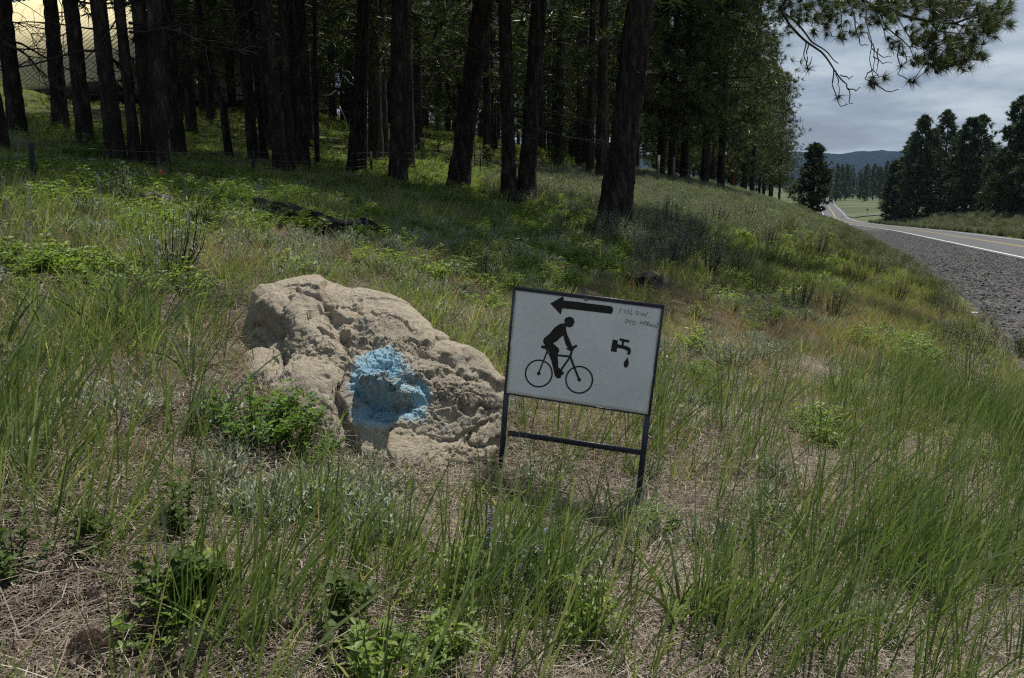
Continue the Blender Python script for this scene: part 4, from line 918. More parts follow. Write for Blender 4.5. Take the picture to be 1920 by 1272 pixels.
RIGHT = [(1678,205,.85,2),(1705,200,1.0,0),(1690,216,.75,2),(1722,190,1.08,1),(1745,200,1.05,0),(1768,205,1.16,1),(1792,188,.95,2),(1812,176,1.02,0),(1832,186,1.0,1),(1858,160,.62,2),(1875,150,.6,0),(1898,140,.9,1),(1925,135,.98,0),(1955,128,1.0,1),(1990,140,.95,2),(2040,150,1.0,0),(1760,225,1.0,2),(1850,210,.85,1),(1905,170,.9,2),(1795,215,1.0,1)]
order = sorted(range(len(RIGHT)), key=lambda k: RIGHT[k][0])
for n_, k in enumerate(order):
    px, Y, sc, i = RIGHT[k]; x, y = at_dist(px, Y)
    ordn = ORD[n_]
    far_pine(i, x, y, 'dark shaded pine on the bank beyond the road, %s from the left' % ordn, 'dark pines on the bank beyond the road', sc, k * 1.7, .9)
# conifers at the far end of the meadow
cm_, bm_ = crown_mesh('spire', 500, 22, 1.0, 3.2, 60, 7, 6, 1.3, .34, 'needle_far', .9, .1, .7)
tm_ = trunk_mesh('spire_trunk', [[0, 0, -1], [0, 0, 11], [0, 0, 22]], [.4, .25, .03], M['bark'], sides=6, rows=10, seed=90)
r_ = np.random.default_rng(33); first = None
for k in range(60):
    Y = r_.uniform(520, 760); px = r_.uniform(1540, 1690); x, y = at_dist(px, Y)
    z = float(H(np.array([x]), np.array([y]), False)[0]); sc = r_.uniform(.65, 1.15)
    if first is None:
        first = thing('conifer', 'conifer at the edge of the far wood beyond the meadow', 'tree', (x, y, z), 'conifers at the edge of the far wood'); kids_ = [link('trunk', tm_, first), link('crown', cm_, first)]; first.scale = (sc,) * 3
    else: dup(first, kids_, (x, y, z), r_.uniform(0, 6), sc)
def far_wood():
    V0 = np.empty(len(cm_.vertices) * 3, np.float32); cm_.vertices.foreach_get('co', V0); V0 = V0.reshape(-1, 3)[::1]; r = np.random.default_rng(8)
    tri = V0.reshape(-1, 3, 3); T0 = np.empty(len(cm_.vertices), np.float32); cm_.attributes['tint'].data.foreach_get('value', T0)
    vs_, ts_ = [], []
    for k in range(150):
        Y = r.uniform(700, 1300); px = r.uniform(1480, 1760); x, y = at_dist(px, Y); sel = r.random(len(tri)) < .4
        q = tri[sel] * r.uniform(.7, 1.3); a = r.uniform(0, 6); c, s = math.cos(a), math.sin(a)
        q = np.stack([q[..., 0] * c - q[..., 1] * s, q[..., 0] * s + q[..., 1] * c, q[..., 2]], -1) + np.array([x, y, -9.2])
        vs_.append(q.reshape(-1, 3)); ts_.append(T0.reshape(-1, 3)[sel].ravel())
    V = np.concatenate(vs_); o = link('far_wood', mesh_arrays('far_wood', V, [np.arange(len(V)).reshape(-1, 3)], [M['needle_far']], attrs={'tint': np.concatenate(ts_)}))
    tag(o, 'dark conifer wood below the blue hills', 'wood', kind='stuff')
far_wood()
# young pines lit by the sun in the gap
YP = []
for i in range(2):
    cm, bm = crown_mesh('young_pine', 600 + i, 3.0, .15, 1.0, 34, 5, 18, .26, .018, 'needle_young', .7, -.15, .6)
    YP.append((cm, bm, trunk_mesh('young_trunk', [[0, 0, -.1], [0, 0, 1.5], [0, 0, 3]], [.045, .03, .01], M['bark'], sides=6, rows=10, seed=95)))
for (bx, by, top, i, lab) in ((822,300,222,0,'tallest young pine, pale green, left of the leaning pine'),(795,306,262,1,'small young pine at the left foot of the tallest young pine'),(890,312,262,0,'young pine seen between the leaning pine and the forked pine'),(915,318,275,1,'low young pine close to the left side of the forked pine'),(1030,318,268,0,'rounded young pine in the sun right of the forked pine'),(1055,322,288,1,'lowest young pine nearest the left of the largest pine'),(1222,318,256,1,'small young pine peeping out right of the largest trunk')):
    p, d = hit(np.float64(bx), np.float64(by)); hgt = (by - top) / FPX * d; cm, bm, tm = YP[i]
    r = thing('young_pine', lab, 'tree', p, 'young pines in the forest gap', bx * .7); r.scale = (hgt / 3.0 * 1.15, hgt / 3.0 * 1.15, hgt / 3.0)
    link('trunk', tm, r); link('branches', bm, r); link('crown', cm, r)

# ---- building among the trees
def building():
    c = at(-40, 172, 46.0); g = float(H(c[0:1], c[1:2])[0])
    root = thing('barn', 'tan ribbed metal building with a grey base behind the pines', 'building', (c[0], c[1], g))
    yaw = math.radians(-28); ex = np.array([math.cos(yaw), math.sin(yaw), 0]); ey = np.array([-math.sin(yaw), math.cos(yaw), 0]); ez = np.array([0, 0, 1.0])
    tan = solid_mat('tan_metal', (0.72, 0.64, 0.40), 0.6, 0.06, 2); grey = solid_mat('grey_wall', (0.30, 0.30, 0.32), 0.8, 0.15, 2); dark = solid_mat('fascia_eave_shade', (0.05, 0.045, 0.03), 0.8, 0.2, 3)
    eave = c[2] - g; Lx = 11.0; up_ = norm(ey * 0.78 + ez * 0.62)    # steep roof plane rising away
    nrm_ = np.cross(ex, up_)
    wl = MB(); wl.box(ez * (eave - .5) / 2 + ey * 3.9, ex * Lx, ey * 3.2, ez * (eave - .5) / 2); wl.obj('wall', grey, root)
    rf = MB(); L = 11.0; o = ez * eave - ey * 0.1
    rf.box(o + up_ * L / 2, ex * (Lx + .4), up_ * L / 2, nrm_ * .04)
    far_ = o + up_ * L; up2 = norm(ey * 0.78 - ez * 0.62); rf.box(far_ + up2 * L / 2, ex * (Lx + .4), up2 * L / 2, np.cross(ex, up2) * .04)
    roof = rf.obj('roof', tan, root)
    rb = MB(); n = 46
    for i in range(n): rb.box(o + ex * (-Lx - .3 + i * (2 * Lx + .6) / (n - 1)) + up_ * L / 2 - nrm_ * 0.055 * (1 if nrm_[1] > 0 else -1), ex * .035, up_ * L / 2, nrm_ * .05)
    tag(rb.obj('roof_ribs', tan, roof), kind='stuff')
    fb = MB(); fb.box(ez * (eave - .28) - ey * .02, ex * (Lx + .35), ey * .12, ez * .26); fb.obj('fascia_shade_band', dark, root)  # fascia and the shadow under the eave coloured together as one dark band
building()

# ---- fence of steel posts and wire
def fence():
    P = [hit(np.float64(x), np.float64(y))[0] for x, y in ((-120, 352), (64, 356), (475, 344), (697, 334), (900, 322))]
    heads = [(-124, 262), (58, 268), (474, 283), (695, 284), (901, 283)]
    root = thing('wire_fence', 'wire fence on dark steel posts along the front of the forest', 'fence', P[1])
    base = np.array(P[1]); steel = solid_mat('post_steel', (0.016, 0.018, 0.016), 0.85, 0.3, 30); wire = solid_mat('fence_wire', (0.06, 0.062, 0.064), 0.7, 0.2, 30)
    tops = []
    for k, (p, (hx, hy)) in enumerate(zip(P, heads)):
        d = (p - CAM) @ FW; tp = at(hx, hy, d); tops.append(tp); mb = MB(); ax = (tp - p) / 2; mb.box(p + ax - base - np.array([0, 0, .05]), ax + np.array([0, 0, .05]), np.array([.022, 0, 0]), np.array([0, .004, 0])); mb.box(p + ax - base + np.array([0, .02, -.05]), ax + np.array([0, 0, .05]), np.array([.004, 0, 0]), np.array([0, .018, 0]))
        mb.obj('post', steel, root)
    for f in (.97, .72, .47, .2):
        pts = []
        for a, b, ta, tb in zip(P[:-1], P[1:], tops[:-1], tops[1:]):
            for u in np.linspace(0, 1, 9)[:-1]: pts.append((a + (ta - a) * f) * (1 - u) + (b + (tb - b) * f) * u - np.array([0, 0, .16 * u * (1 - u)]))
        mb = MB(); mb.tube(np.array(pts) - base, .0032, 4); mb.obj('wire', wire, root)
    P2 = [hit(np.float64(x), np.float64(y))[0] for x, y in ((1234, 347), (1262, 346), (1292, 345), (1330, 344))]
    root2 = thing('wire_fence', 'short stretch of fence with low posts right of the largest pine', 'fence', P2[0]); b2 = np.array(P2[0])
    T2 = []
    for p in P2:
        mb = MB(); mb.box(p - b2 + np.array([0, 0, .55]), np.array([0, 0, .65]), np.array([.04, 0, 0]), np.array([0, .04, 0])); mb.obj('post', M['grey_wood'], root2); T2.append(p + np.array([0, 0, 1.1]))
    for f in (0, -.4):
        mb = MB(); mb.tube(np.array(T2) - b2 + np.array([0, 0, f]), .006, 4); mb.obj('wire', wire, root2)
fence()

# ------------------------------------------------------------------ low vegetation
def blade_set(r, n, Lr, Wr, spread, lean, seg=5, curl=(0.2, 0.7), tint=(0.1, 0.85), base_r=0.02, dry=0.05):
    """n ribbon blades in a tuft, leaning with the wind along +x"""
    V, F, T = [], [], []
    for b in range(n):
        L = r.uniform(*Lr); w = r.uniform(*Wr); a = r.uniform(0, 2 * PI); t = np.linspace(0, 1, seg)
        d0 = norm(np.array([math.cos(a) * spread + lean * r.uniform(.4, 1.4), math.sin(a) * spread, 1.0])); cu = r.uniform(*curl)
        d1 = norm(d0 + cu * np.array([math.cos(a) * .6 + lean * 1.2, math.sin(a) * .6, -0.55]))
        dirs = norm(d0[None] * (1 - t[:, None]) + d1[None] * t[:, None]); p = np.concatenate([[np.zeros(3)], np.cumsum(dirs[:-1] * L / (seg - 1), 0)])
        p = p + np.array([math.cos(a), math.sin(a), 0]) * r.uniform(0, base_r)
        f_ = r.uniform(0, 2 * PI); side = norm(np.cross(dirs, np.array([math.cos(f_), math.sin(f_), .2])))
        ww = w / 2 * np.minimum(1, (1.02 - t) * 2.2)**.8; ww[-1] = 0.0002
        v = np.stack([p - side * ww[:, None], p + side * ww[:, None]], 1).reshape(-1, 3); k = sum(len(x) for x in V)
        i = np.arange(seg - 1) * 2; F.append(np.stack([i, i + 1, i + 3, i + 2], -1) + k); V.append(v)
        T.append(np.full(len(v), r.uniform(*tint) if r.random() > dry else 1.0))
    return np.concatenate(V), np.concatenate(F), np.concatenate(T)
def leaf_quads(r, P, D, L, W, tint=None, fold=0.25):
    """pointed oval leaves (4 triangles worth) at P growing along D"""
    n = len(P); D = norm(D); side = norm(np.cross(D, norm(r.normal(0, .35, (n, 3)) + np.array([0, 0, 1.0])))); nr = np.cross(side, D)
    L = np.broadcast_to(L, (n,))[:, None]; W = np.broadcast_to(W, (n,))[:, None]
    v = np.stack([P, P + D * L * .45 - side * W / 2 + nr * W * fold, P + D * L - nr * L * .12, P + D * L * .45 + side * W / 2 + nr * W * fold], 1).reshape(-1, 3)
    i = np.arange(n)[:, None] * 4
    f = np.concatenate([i + np.array([[0, 1, 2]]), i + np.array([[0, 2, 3]])])
    t = np.repeat(np.clip(r.uniform(.15, .85, n) if tint is None else tint, 0, 1), 4)
    return v, f, t
def simple_mesh(name, parts, mats):
    vs_, d, ts_, n = [], {}, [], 0; mi = {}
    for v, f, t, m in parts:
        vs_.append(v); ts_.append(t); d.setdefault(f.shape[1], []).append((f + n, m)); n += len(v)
    faces, mi = [], []
    for k, l in d.items():
        faces.append(np.concatenate([f for f, _ in l])); mi.append(np.concatenate([np.full(len(f), m) for f, m in l]))
    return mesh_arrays(name, np.concatenate(vs_), faces, mats, mat_idx=np.concatenate(mi), attrs={'tint': np.concatenate(ts_)})
def forb_mesh(seed, n_st, hgt, rad, leaf, nl, mats, three=True, stem_up=0.5, wid=.6):
    """low leafy plant: stems with small leaves in threes"""
    r = np.random.default_rng(seed); P, D, stems = [], [], MB()
    for s_ in range(n_st):
        a = r.uniform(0, 2 * PI); rr = rad * math.sqrt(r.random()); top = np.array([math.cos(a) * rr, math.sin(a) * rr, hgt * r.uniform(.5, 1.0) * (1 - .4 * (rr / rad)**2)]); b = top * np.array([.25, .25, 0])
        mid = (b + top) / 2 + np.array([0, 0, hgt * .1]); pts = np.stack([b, mid, top]); stems.tube(pts, [.0016, .0013, .0008], 3, cap=False)
        m = max(2, int(nl * r.uniform(.6, 1.3)))
        for q in np.linspace(.35, 1, m):
            p = b * (1 - q)**2 + 2 * mid * q * (1 - q) + top * q * q; az0 = r.uniform(0, 2 * PI)
            for k in range(3 if three else 2):
                az = az0 + k * 2 * PI / (3 if three else 2); P.append(p); D.append([math.cos(az), math.sin(az), stem_up * r.uniform(.2, 1.2)])
    P, D = np.array(P), np.array(D); ln = leaf * r.uniform(.65, 1.25, len(P)); v, f, t = leaf_quads(r, P, D, ln, ln * wid)
    sv = np.concatenate(stems.v); sf = np.concatenate([x for x in stems.f if x.shape[1] == 4])
    return simple_mesh('forb', [(v, f, t, 0), (sv, sf, np.full(len(sv), .3), 1)], mats)
def sage_mesh(seed, n_st, hgt, rad, nl, leaf, mats, wid=.28, spikes=.25):
    r = np.random.default_rng(seed); P, D = [], []; st = MB()
    for s_ in range(n_st):
        a = r.uniform(0, 2 * PI); rr = rad * r.uniform(.1, 1); h = hgt * r.uniform(.6, 1.05) * (1 - .35 * (rr / rad)**2); top = np.array([math.cos(a) * rr + .12 * h, math.sin(a) * rr, h]); b = np.array([math.cos(a), math.sin(a), 0]) * rr * .25
        mid = (b + top) / 2 + np.array([math.cos(a), math.sin(a), 0]) * rr * .2; st.tube(np.stack([b, mid, top]), [.005, .0035, .0012], 3, cap=False)
        for q in r.uniform(.3, 1.0, nl)**.8:
            p = b * (1 - q)**2 + 2 * mid * q * (1 - q) + top * q * q + r.normal(0, .012, 3); P.append(p); D.append(norm(norm(top - mid) * .9 + r.normal(0, .55, 3)))
    P, D = np.array(P), np.array(D); ln = leaf * r.uniform(.6, 1.3, len(P)); v, f, t = leaf_quads(r, P, D, ln, ln * wid)
    sv = np.concatenate(st.v); sf = np.concatenate([x for x in st.f if x.shape[1] == 4])
    return simple_mesh('sage', [(v, f, t, 0), (sv, sf, np.full(len(sv), .3), 1)], mats)

def scatter(name, metas, protos_, pts, rot, scl, pid, label, cat):
    """one object: many small plants set out on the ground by geometry nodes"""
    me = bpy.data.meshes.new(name); me.vertices.add(len(pts)); me.vertices.foreach_set('co', np.asarray(pts, np.float32).ravel())
    a = me.attributes.new('rot', 'FLOAT_VECTOR', 'POINT'); a.data.foreach_set('vector', np.asarray(rot, np.float32).ravel())
    a = me.attributes.new('scl', 'FLOAT', 'POINT'); a.data.foreach_set('value', np.asarray(scl, np.float32))
    a = me.attributes.new('pid', 'INT', 'POINT'); a.data.foreach_set('value', np.asarray(pid, np.int32))
    o = tag(link(name, me), label, cat, kind='stuff')
    g = bpy.data.node_groups.new(name, 'GeometryNodeTree'); N, L = g.nodes, g.links
    g.interface.new_socket('Geometry', in_out='INPUT', socket_type='NodeSocketGeometry'); g.interface.new_socket('Geometry', in_out='OUTPUT', socket_type='NodeSocketGeometry')
    gi, go = N.new('NodeGroupInput'), N.new('NodeGroupOutput')
    # geometry to instance keeps the plants part of this one object
    join = N.new('GeometryNodeJoinGeometry')
    for p in reversed(protos_):
        ob = bpy.data.objects.new(name + '_source', p); oi = N.new('GeometryNodeObjectInfo'); oi.inputs['Object'].default_value = ob
        gt = N.new('GeometryNodeGeometryToInstance'); L.new(oi.outputs['Geometry'], gt.inputs[0]); L.new(gt.outputs[0], join.inputs[0])
    ip = N.new('GeometryNodeInstanceOnPoints'); L.new(gi.outputs[0], ip.inputs['Points']); L.new(join.outputs[0], ip.inputs['Instance']); ip.inputs['Pick Instance'].default_value = True
    def na(nm, typ):
        n = N.new('GeometryNodeInputNamedAttribute'); n.data_type = typ; n.inputs['Name'].default_value = nm
        return [x for x in n.outputs if x.enabled and x.name == 'Attribute'][0]
    L.new(na('pid', 'INT'), ip.inputs['Instance Index'])
    e2r = N.new('FunctionNodeEulerToRotation'); L.new(na('rot', 'FLOAT_VECTOR'), e2r.inputs[0]); L.new(e2r.outputs[0], ip.inputs['Rotation']); L.new(na('scl', 'FLOAT'), ip.inputs['Scale'])
    L.new(ip.outputs[0], go.inputs[0])
    md = o.modifiers.new('plants', 'NODES'); md.node_group = g
    return o
def sample(n, y0, y1, margin=220, seed=0, power=1.0, x_px=(-260, 2180)):
    """ground points spread evenly over the visible wedge between two distances"""
    r = np.random.default_rng(seed); y = np.sqrt(r.uniform(y0**2, y1**2, n)) if power == 1 else (r.uniform(0, 1, n)**power) * (y1 - y0) + y0
    fx = r.uniform((x_px[0] - 960) / FPX, (x_px[1] - 960) / FPX, n); x = fx * y
    z = H(x, y); P = np.stack([x, y, z], -1); px, py, d = project(P)
    return P, px, py, d, r
def patches(px, py, lst):
    v = np.zeros(px.shape)
    for (cx, cy_, rx, ry, w) in lst:
        v = v + w * np.exp(-(((px - cx) / rx)**2 + ((py - cy_) / ry)**2)**1.5)
    return v
def blotch(P, f, seed): return fbm(np.stack([P[:, 0] * f, P[:, 1] * f, 0 * P[:, 0]], -1), 3, .5, seed)
def off_rock(px, py, P):                        # nothing grows through the boulder
    c = P[:, :2]; e = ((c[:, 0] - (-.60)) / .62)**2 + ((c[:, 1] - 4.05) / .42)**2; e2 = ((c[:, 0] - (-.32)) / .40)**2 + ((c[:, 1] - 3.62) / .34)**2
    return (e > 1) & (e2 > 1)
def verge(P, m=0.0):
    t, s = ts(P[:, 0], P[:, 1]); return s - s_edge(t) > m

RB_ = np.random.default_rng(3)
def tuft(seed, n, **k):
    r = np.random.default_rng(seed); v, f, t = blade_set(r, n, **k); return v, f, t
TALL = [simple_mesh('tall_tuft', [(*tuft(700 + i, 6, Lr=(.22, .52), Wr=(.003, .0072), spread=.2, lean=.33, curl=(.05, .7), base_r=.06, dry=.06), 0)], [M['grass']]) for i in range(6)]
CURL = [simple_mesh('curled_tuft', [(*tuft(720 + i, 10, Lr=(.22, .42), Wr=(.006, .011), spread=.3, lean=.15, curl=(.7, 1.9), base_r=.04, dry=.03, seg=7), 0)], [M['grass']]) for i in range(4)]
SHORT = [simple_mesh('short_tuft', [(*tuft(740 + i, 16, Lr=(.08, .22), Wr=(.003, .006), spread=.4, lean=.15, seg=4, base_r=.05, dry=.12), 0)], [M['grass_short']]) for i in range(5)]
DRY = [simple_mesh('dry_tuft', [(*tuft(760 + i, 16, Lr=(.08, .24), Wr=(.002, .004), spread=.6, lean=.2, seg=4, base_r=.06, curl=(.3, 1.3), tint=(0, 1)), 0)], [M['grass_dry']]) for i in range(4)]
FORB = [forb_mesh(780 + i, 16, .13, .12, .024, 5, [M['forb'], M['forb']], wid=.5) for i in range(5)]
LEAFY = [forb_mesh(800 + i, 44, .34, .24, .031, 8, [M['leafy'], M['twig']], three=False, wid=.62) for i in range(3)]
BIGLEAF = [forb_mesh(810 + i, 12, .16, .08, .024, 6, [M['weed'], M['weed']], three=False, wid=.85) for i in range(3)]
SAGE = [sage_mesh(820 + i, 30, .55, .30, 16, .034, [M['sage'], M['twig']]) for i in range(4)]
SAGEG = [sage_mesh(840 + i, 34, .5, .34, 18, .03, [M['sage_green'], M['twig']], wid=.3) for i in range(4)]
SILV = [sage_mesh(860 + i, 24, .15, .16, 10, .028, [M['silver'], M['silver']], wid=.24) for i in range(4)]
def litter_mesh(seed):
    r = np.random.default_rng(seed); n = 64; P = np.column_stack([r.normal(0, .10, n), r.normal(0, .10, n), r.uniform(.002, .018, n)]); a = r.uniform(0, 2 * PI, n)
    D = np.column_stack([np.cos(a), np.sin(a), r.normal(0, .12, n)]); L = r.uniform(.05, .17, n)[:, None]; W = r.uniform(.0005, .0012, n)[:, None]; S = norm(np.cross(D, [0, 0, 1.0])) * W
    bend = np.column_stack([-np.sin(a), np.cos(a), 0 * a]) * L * r.normal(0, .12, n)[:, None]
    v = np.stack([P - D * L / 2 - S, P - D * L / 2 + S, P + bend - S, P + bend + S, P + D * L / 2 - S, P + D * L / 2 + S], 1).reshape(-1, 3)
    v[:, 2] = np.maximum(v[:, 2], .001)
    i = np.arange(n)[:, None] * 6; f = np.concatenate([i + np.array([[0, 1, 3, 2]]), i + np.array([[2, 3, 5, 4]])])
    return simple_mesh('litter', [(v, f, np.repeat(np.clip(r.normal(.5, .3, n), 0, 1), 6), 0)], [M['litter']])
LIT = [litter_mesh(880 + i) for i in range(6)]

def go(name, label, cat, protos_, P, keep, r, smin, smax, windy=False, tilt=.12):
    P = P[keep]; n = len(P)
    rot = np.column_stack([r.normal(0, tilt, n), r.normal(0, tilt, n), r.normal(0, .55, n) if windy else r.uniform(0, 2 * PI, n)])
    scatter(name, None, protos_, P, rot, r.uniform(smin, smax, n), r.integers(0, len(protos_), n), label, cat)

# tall wind-bent grass of the foreground
P, px, py, d, r = sample(21000, 1.25, 8.0, seed=1)
w = patches(px, py, [(930,1310,480,190,1.3),(1550,1200,480,190,1.0),(1870,930,160,260,.75),(1740,740,130,80,.26),(1850,690,90,50,.4),(1560,820,160,110,.28),(1330,930,160,130,.5),(1120,850,110,60,.6),(1230,790,50,90,.4),(420,1170,140,150,.5),(40,860,150,150,1.0),(120,960,120,90,.6),(260,680,150,60,.35),(600,1090,140,90,.5),(800,1130,170,80,.6),(960,1080,110,60,.4),(1060,1050,120,80,.35),(330,960,80,100,.3),(90,1030,120,80,.45),(1650,1020,260,140,.4)])
w = w * np.where((px > 1090) & (px < 1330) & (py > 900) & (py < 1090), .3, 1) * np.where((px > 600) & (px < 1000) & (py < 1075) & (py > 860), .13, 1) * np.where((px < 190) & (py > 1080), .12, 1) * np.where((px > 1110) & (px < 1270) & (py > 1010) & (py < 1130), .4, 1)
w = w * np.clip(.7 + .9 * blotch(P, 2.6, 21), .08, 1.5) * np.where(px > 1250, .8, 1)
go('tall_grass', 'tall green grass bent by the wind around the sign and boulder', 'grass', TALL, P, (r.random(len(P)) < w * .60) & off_rock(px, py, P) & verge(P, -.1), r, .7, 1.15, True, .08)
# broad curled grass on the left
P, px, py, d, r = sample(5200, 2.2, 8.5, seed=2)
w = patches(px, py, [(300,680,190,70,.8),(420,610,90,40,.4),(110,690,130,70,.6),(1010,640,60,80,.15),(1640,850,60,60,.12),(1480,1130,280,110,.34),(1210,480,60,30,.3),(900,1190,300,80,.25),(60,1000,120,80,.15)]) * np.clip(.7 + blotch(P, 2.0, 22), .1, 1.5)
go('curled_grass', 'broad bladed grass with curled tips left of the boulder', 'grass', CURL, P, (r.random(len(P)) < w * .55) & off_rock(px, py, P) & verge(P, .2), r, .65, 1.1, True, .1)
# short meadow grass everywhere between
P, px, py, d, r = sample(46000, 1.4, 24, seed=4)
bare = patches(px, py, [(100,1170,230,120,1.0),(1400,650,230,70,.85),(430,860,110,80,.8),(1180,1080,80,90,.6),(1480,880,140,90,.7),(1740,800,80,120,.5),(1560,590,230,40,.5),(410,490,80,25,.8),(300,800,170,60,.5),(1000,870,160,50,.5),(700,930,150,40,.5),(640,560,120,30,.3),(1820,900,60,60,.4)])
w = (.27 + .43 * sstep(900, 600, py)) * np.clip(1 - bare, 0.04, 1) * np.clip(.8 + .9 * blotch(P, .9, 23), .1, 1.5)
go('meadow_grass', 'short grass of the sunny meadow in front of the forest', 'grass', SHORT, P, (r.random(len(P)) < w) & off_rock(px, py, P) & verge(P, .25), r, .7, 1.35)
# dry grass
P, px, py, d, r = sample(30000, 1.6, 18, seed=5)
w = .10 * sstep(1050, 800, py) + .03 + patches(px, py, [(1380,640,260,80,.75),(1620,600,200,50,.6),(1000,560,260,60,.35),(700,500,220,40,.35),(410,490,90,30,.7),(260,740,200,120,.35),(1500,820,200,160,.35),(1090,820,150,70,.5),(1750,760,120,120,.4),(1560,470,160,60,.35),(1180,1060,140,140,.35)])
go('dry_grass', 'dry tan grass lying between the green plants', 'grass', DRY, P, (r.random(len(P)) < w * np.clip(.8 + .8 * blotch(P, 1.6, 24), .1, 1.6)) & off_rock(px, py, P) & verge(P, .15), r, .6, 1.2)
# low green leafy ground cover
P, px, py, d, r = sample(38000, 1.4, 26, seed=6)
w = patches(px, py, [(200,430,340,120,.75),(560,480,200,60,.5),(820,440,300,60,.35),(1050,500,180,50,.45),(1130,480,90,40,.4),(250,520,220,70,.5),(1000,410,320,40,.4),(700,370,500,40,.7),(330,330,300,30,.6),(780,1220,220,90,.25),(350,1120,120,120,.2),(1530,820,70,50,.6),(1330,720,60,40,.5),(1690,660,70,30,.4),(1850,880,100,60,.25),(1420,560,130,50,.3),(880,540,120,50,.25),(1060,420,80,30,.8)]) * np.clip(.65 + 1.3 * blotch(P, 1.1, 25), .03, 1.6)
go('ground_cover', 'low bright green leafy plants covering the meadow', 'ground cover', FORB, P, (r.random(len(P)) < w * .8) & off_rock(px, py, P) & verge(P, .4), r, .7, 1.7)
# grey green plants mixed in
P, px, py, d, r = sample(18000, 2.3, 16, seed=7)
w = .05 + patches(px, py, [(700,470,300,60,.35),(900,500,160,60,.35),(300,400,220,60,.3),(520,975,170,70,.4),(960,1100,130,110,.7),(200,1000,160,100,.3),(1330,1000,160,80,.2),(620,980,120,60,.4),(1280,740,60,80,.35),(100,860,160,80,.2),(1200,900,90,60,.2),(1480,620,120,60,.15),(420,820,60,60,.3),(960,620,60,60,.3)])
go('silvery_herbs', 'small silvery leaved herbs scattered in the meadow', 'ground cover', SILV, P, (r.random(len(P)) < w * .8 * np.clip(.7 + blotch(P, 1.7, 26), .05, 1.5)) & off_rock(px, py, P) & verge(P, .3), r, .6, 1.3)
# pine needle litter
P, px, py, d, r = sample(15000, 1.35, 7.5, seed=8)
go('needle_litter', 'fallen pine needles and dead grass covering the bare soil', 'litter', LIT, P + np.array([0, 0, .004]), (r.random(len(P)) < np.clip(.75 + .6 * blotch(P, 1.3, 27), .2, 1)) & verge(P, .1), r, .7, 1.25, tilt=.05)
# sage on the bank: one mass above, single shrubs nearer
P, px, py, d, r = sample(15000, 10.5, 62, seed=9, x_px=(900, 1700), power=1.35)
t, s = ts(P[:, 0], P[:, 1]); u = s - s_edge(t)
w = patches(px, py, [(1110,340,150,50,.9),(1290,380,160,60,1.0),(1400,390,130,40,.9),(1480,410,90,40,.7),(1240,440,90,50,.6)])
k = (r.random(len(P)) < w * .85) & (u > 1.6) & (u < 14)
go('sagebrush_cover', 'grey sagebrush covering the bank below the roadside pines', 'sagebrush', SAGE, P, k, r, .4, .8)
k = (r.random(len(P)) < .5 * patches(px, py, [(1480,400,120,50,1),(1560,440,80,60,1),(1420,360,140,25,.6)])) & (u > .9) & (u < 9)
P, px, py, d, r2 = P, px, py, d, np.random.default_rng(91)
go('green_brush_cover', 'olive green brush along the edge of the gravel', 'brush', SAGEG, P, k, r2, .3, .6)
# grass in the forest and on the far banks
P, px, py, d, r = sample(16000, 14, 75, seed=10, x_px=(-200, 1560))
t, s = ts(P[:, 0], P[:, 1]); u = s - s_edge(t)
go('forest_floor_grass', 'grass and low herbs on the forest floor', 'grass', SHORT + FORB, P, (u > 2) & (r.random(len(P)) < np.clip(.5 + .8 * blotch(P, .25, 28), .05, 1)), r, 1.3, 2.6)
r = np.random.default_rng(11); n = 15000
tt_ = r.uniform(40, 240, n); vv = r.uniform(.4, 26, n); ss = road_shift(tt_) + ROAD_S0 - 2 * LANE - 1.2 - vv; x, y = xy(tt_, ss); P = np.stack([x, y, H(x, y)], -1)
go('verge_grass', 'rough grass and brush on the bank across the road', 'grass', [SHORT[0], SHORT[1], SAGEG[0], SAGE[1]], P, r.random(n) < .8, r, 1.0, 2.2)
tt_ = 5.5 + 155 * r.random(n)**1.5; uu = r.uniform(.0, 7, n); ss = s_edge(tt_) + uu; x, y = xy(tt_, ss); P = np.stack([x, y, H(x, y)], -1)
go('bank_grass', 'rough grass on the near bank above the gravel', 'grass', [SHORT[2], DRY[1], DRY[0], SAGEG[1], SAGE[2], DRY[2]], P, (r.random(n) < .5) & ((tt_ > 20) | (uu < 1.1)), r, .4, .85)
# stones of the shoulder
def stone_mesh(seed):
    r = np.random.default_rng(seed); a = np.linspace(0, 2 * PI, 6)[:-1]; v = np.concatenate([np.column_stack([np.cos(a), np.sin(a), 0 * a - .2]), np.column_stack([.75 * np.cos(a + .5), .75 * np.sin(a + .5), 0 * a + .45]), [[0, 0, .6]]]) * r.uniform(.65, 1.25, (11, 1)) * np.array([1, .8, .8])
    i = np.arange(5); j = (i + 1) % 5
    return simple_mesh('stone', [(v * .03, np.concatenate([np.stack([i, j, 5 + i], -1), np.stack([j, 5 + j, 5 + i], -1), np.stack([5 + i, 5 + j, 0 * i + 10], -1)]), np.full(11, r.uniform(0, 1)), 0)], [M['stone']])
M['stone'] = foliage_mat('gravel_stone', [(0.0, (0.045, 0.045, 0.046)), (0.5, (0.095, 0.093, 0.093)), (1.0, (0.19, 0.186, 0.185))], 0.0, 0.85)
r = np.random.default_rng(14); n = 62000; tt_ = 7 + 120 * r.random(n)**2.1; ss = s_edge(tt_) + .6 + (RE - .15 - s_edge(tt_) - .6) * r.random(n); x, y = xy(tt_, ss)
P = np.stack([x, y, np.maximum(road_z(tt_), np.where(ss > s_edge(tt_) - .1, H(x, y), -99)) - .012], -1); go('gravel', 'dark crushed stone on the road shoulder', 'gravel', [stone_mesh(i) for i in range(5)], P, np.ones(n, bool), r, .5, 2.3, tilt=.5)

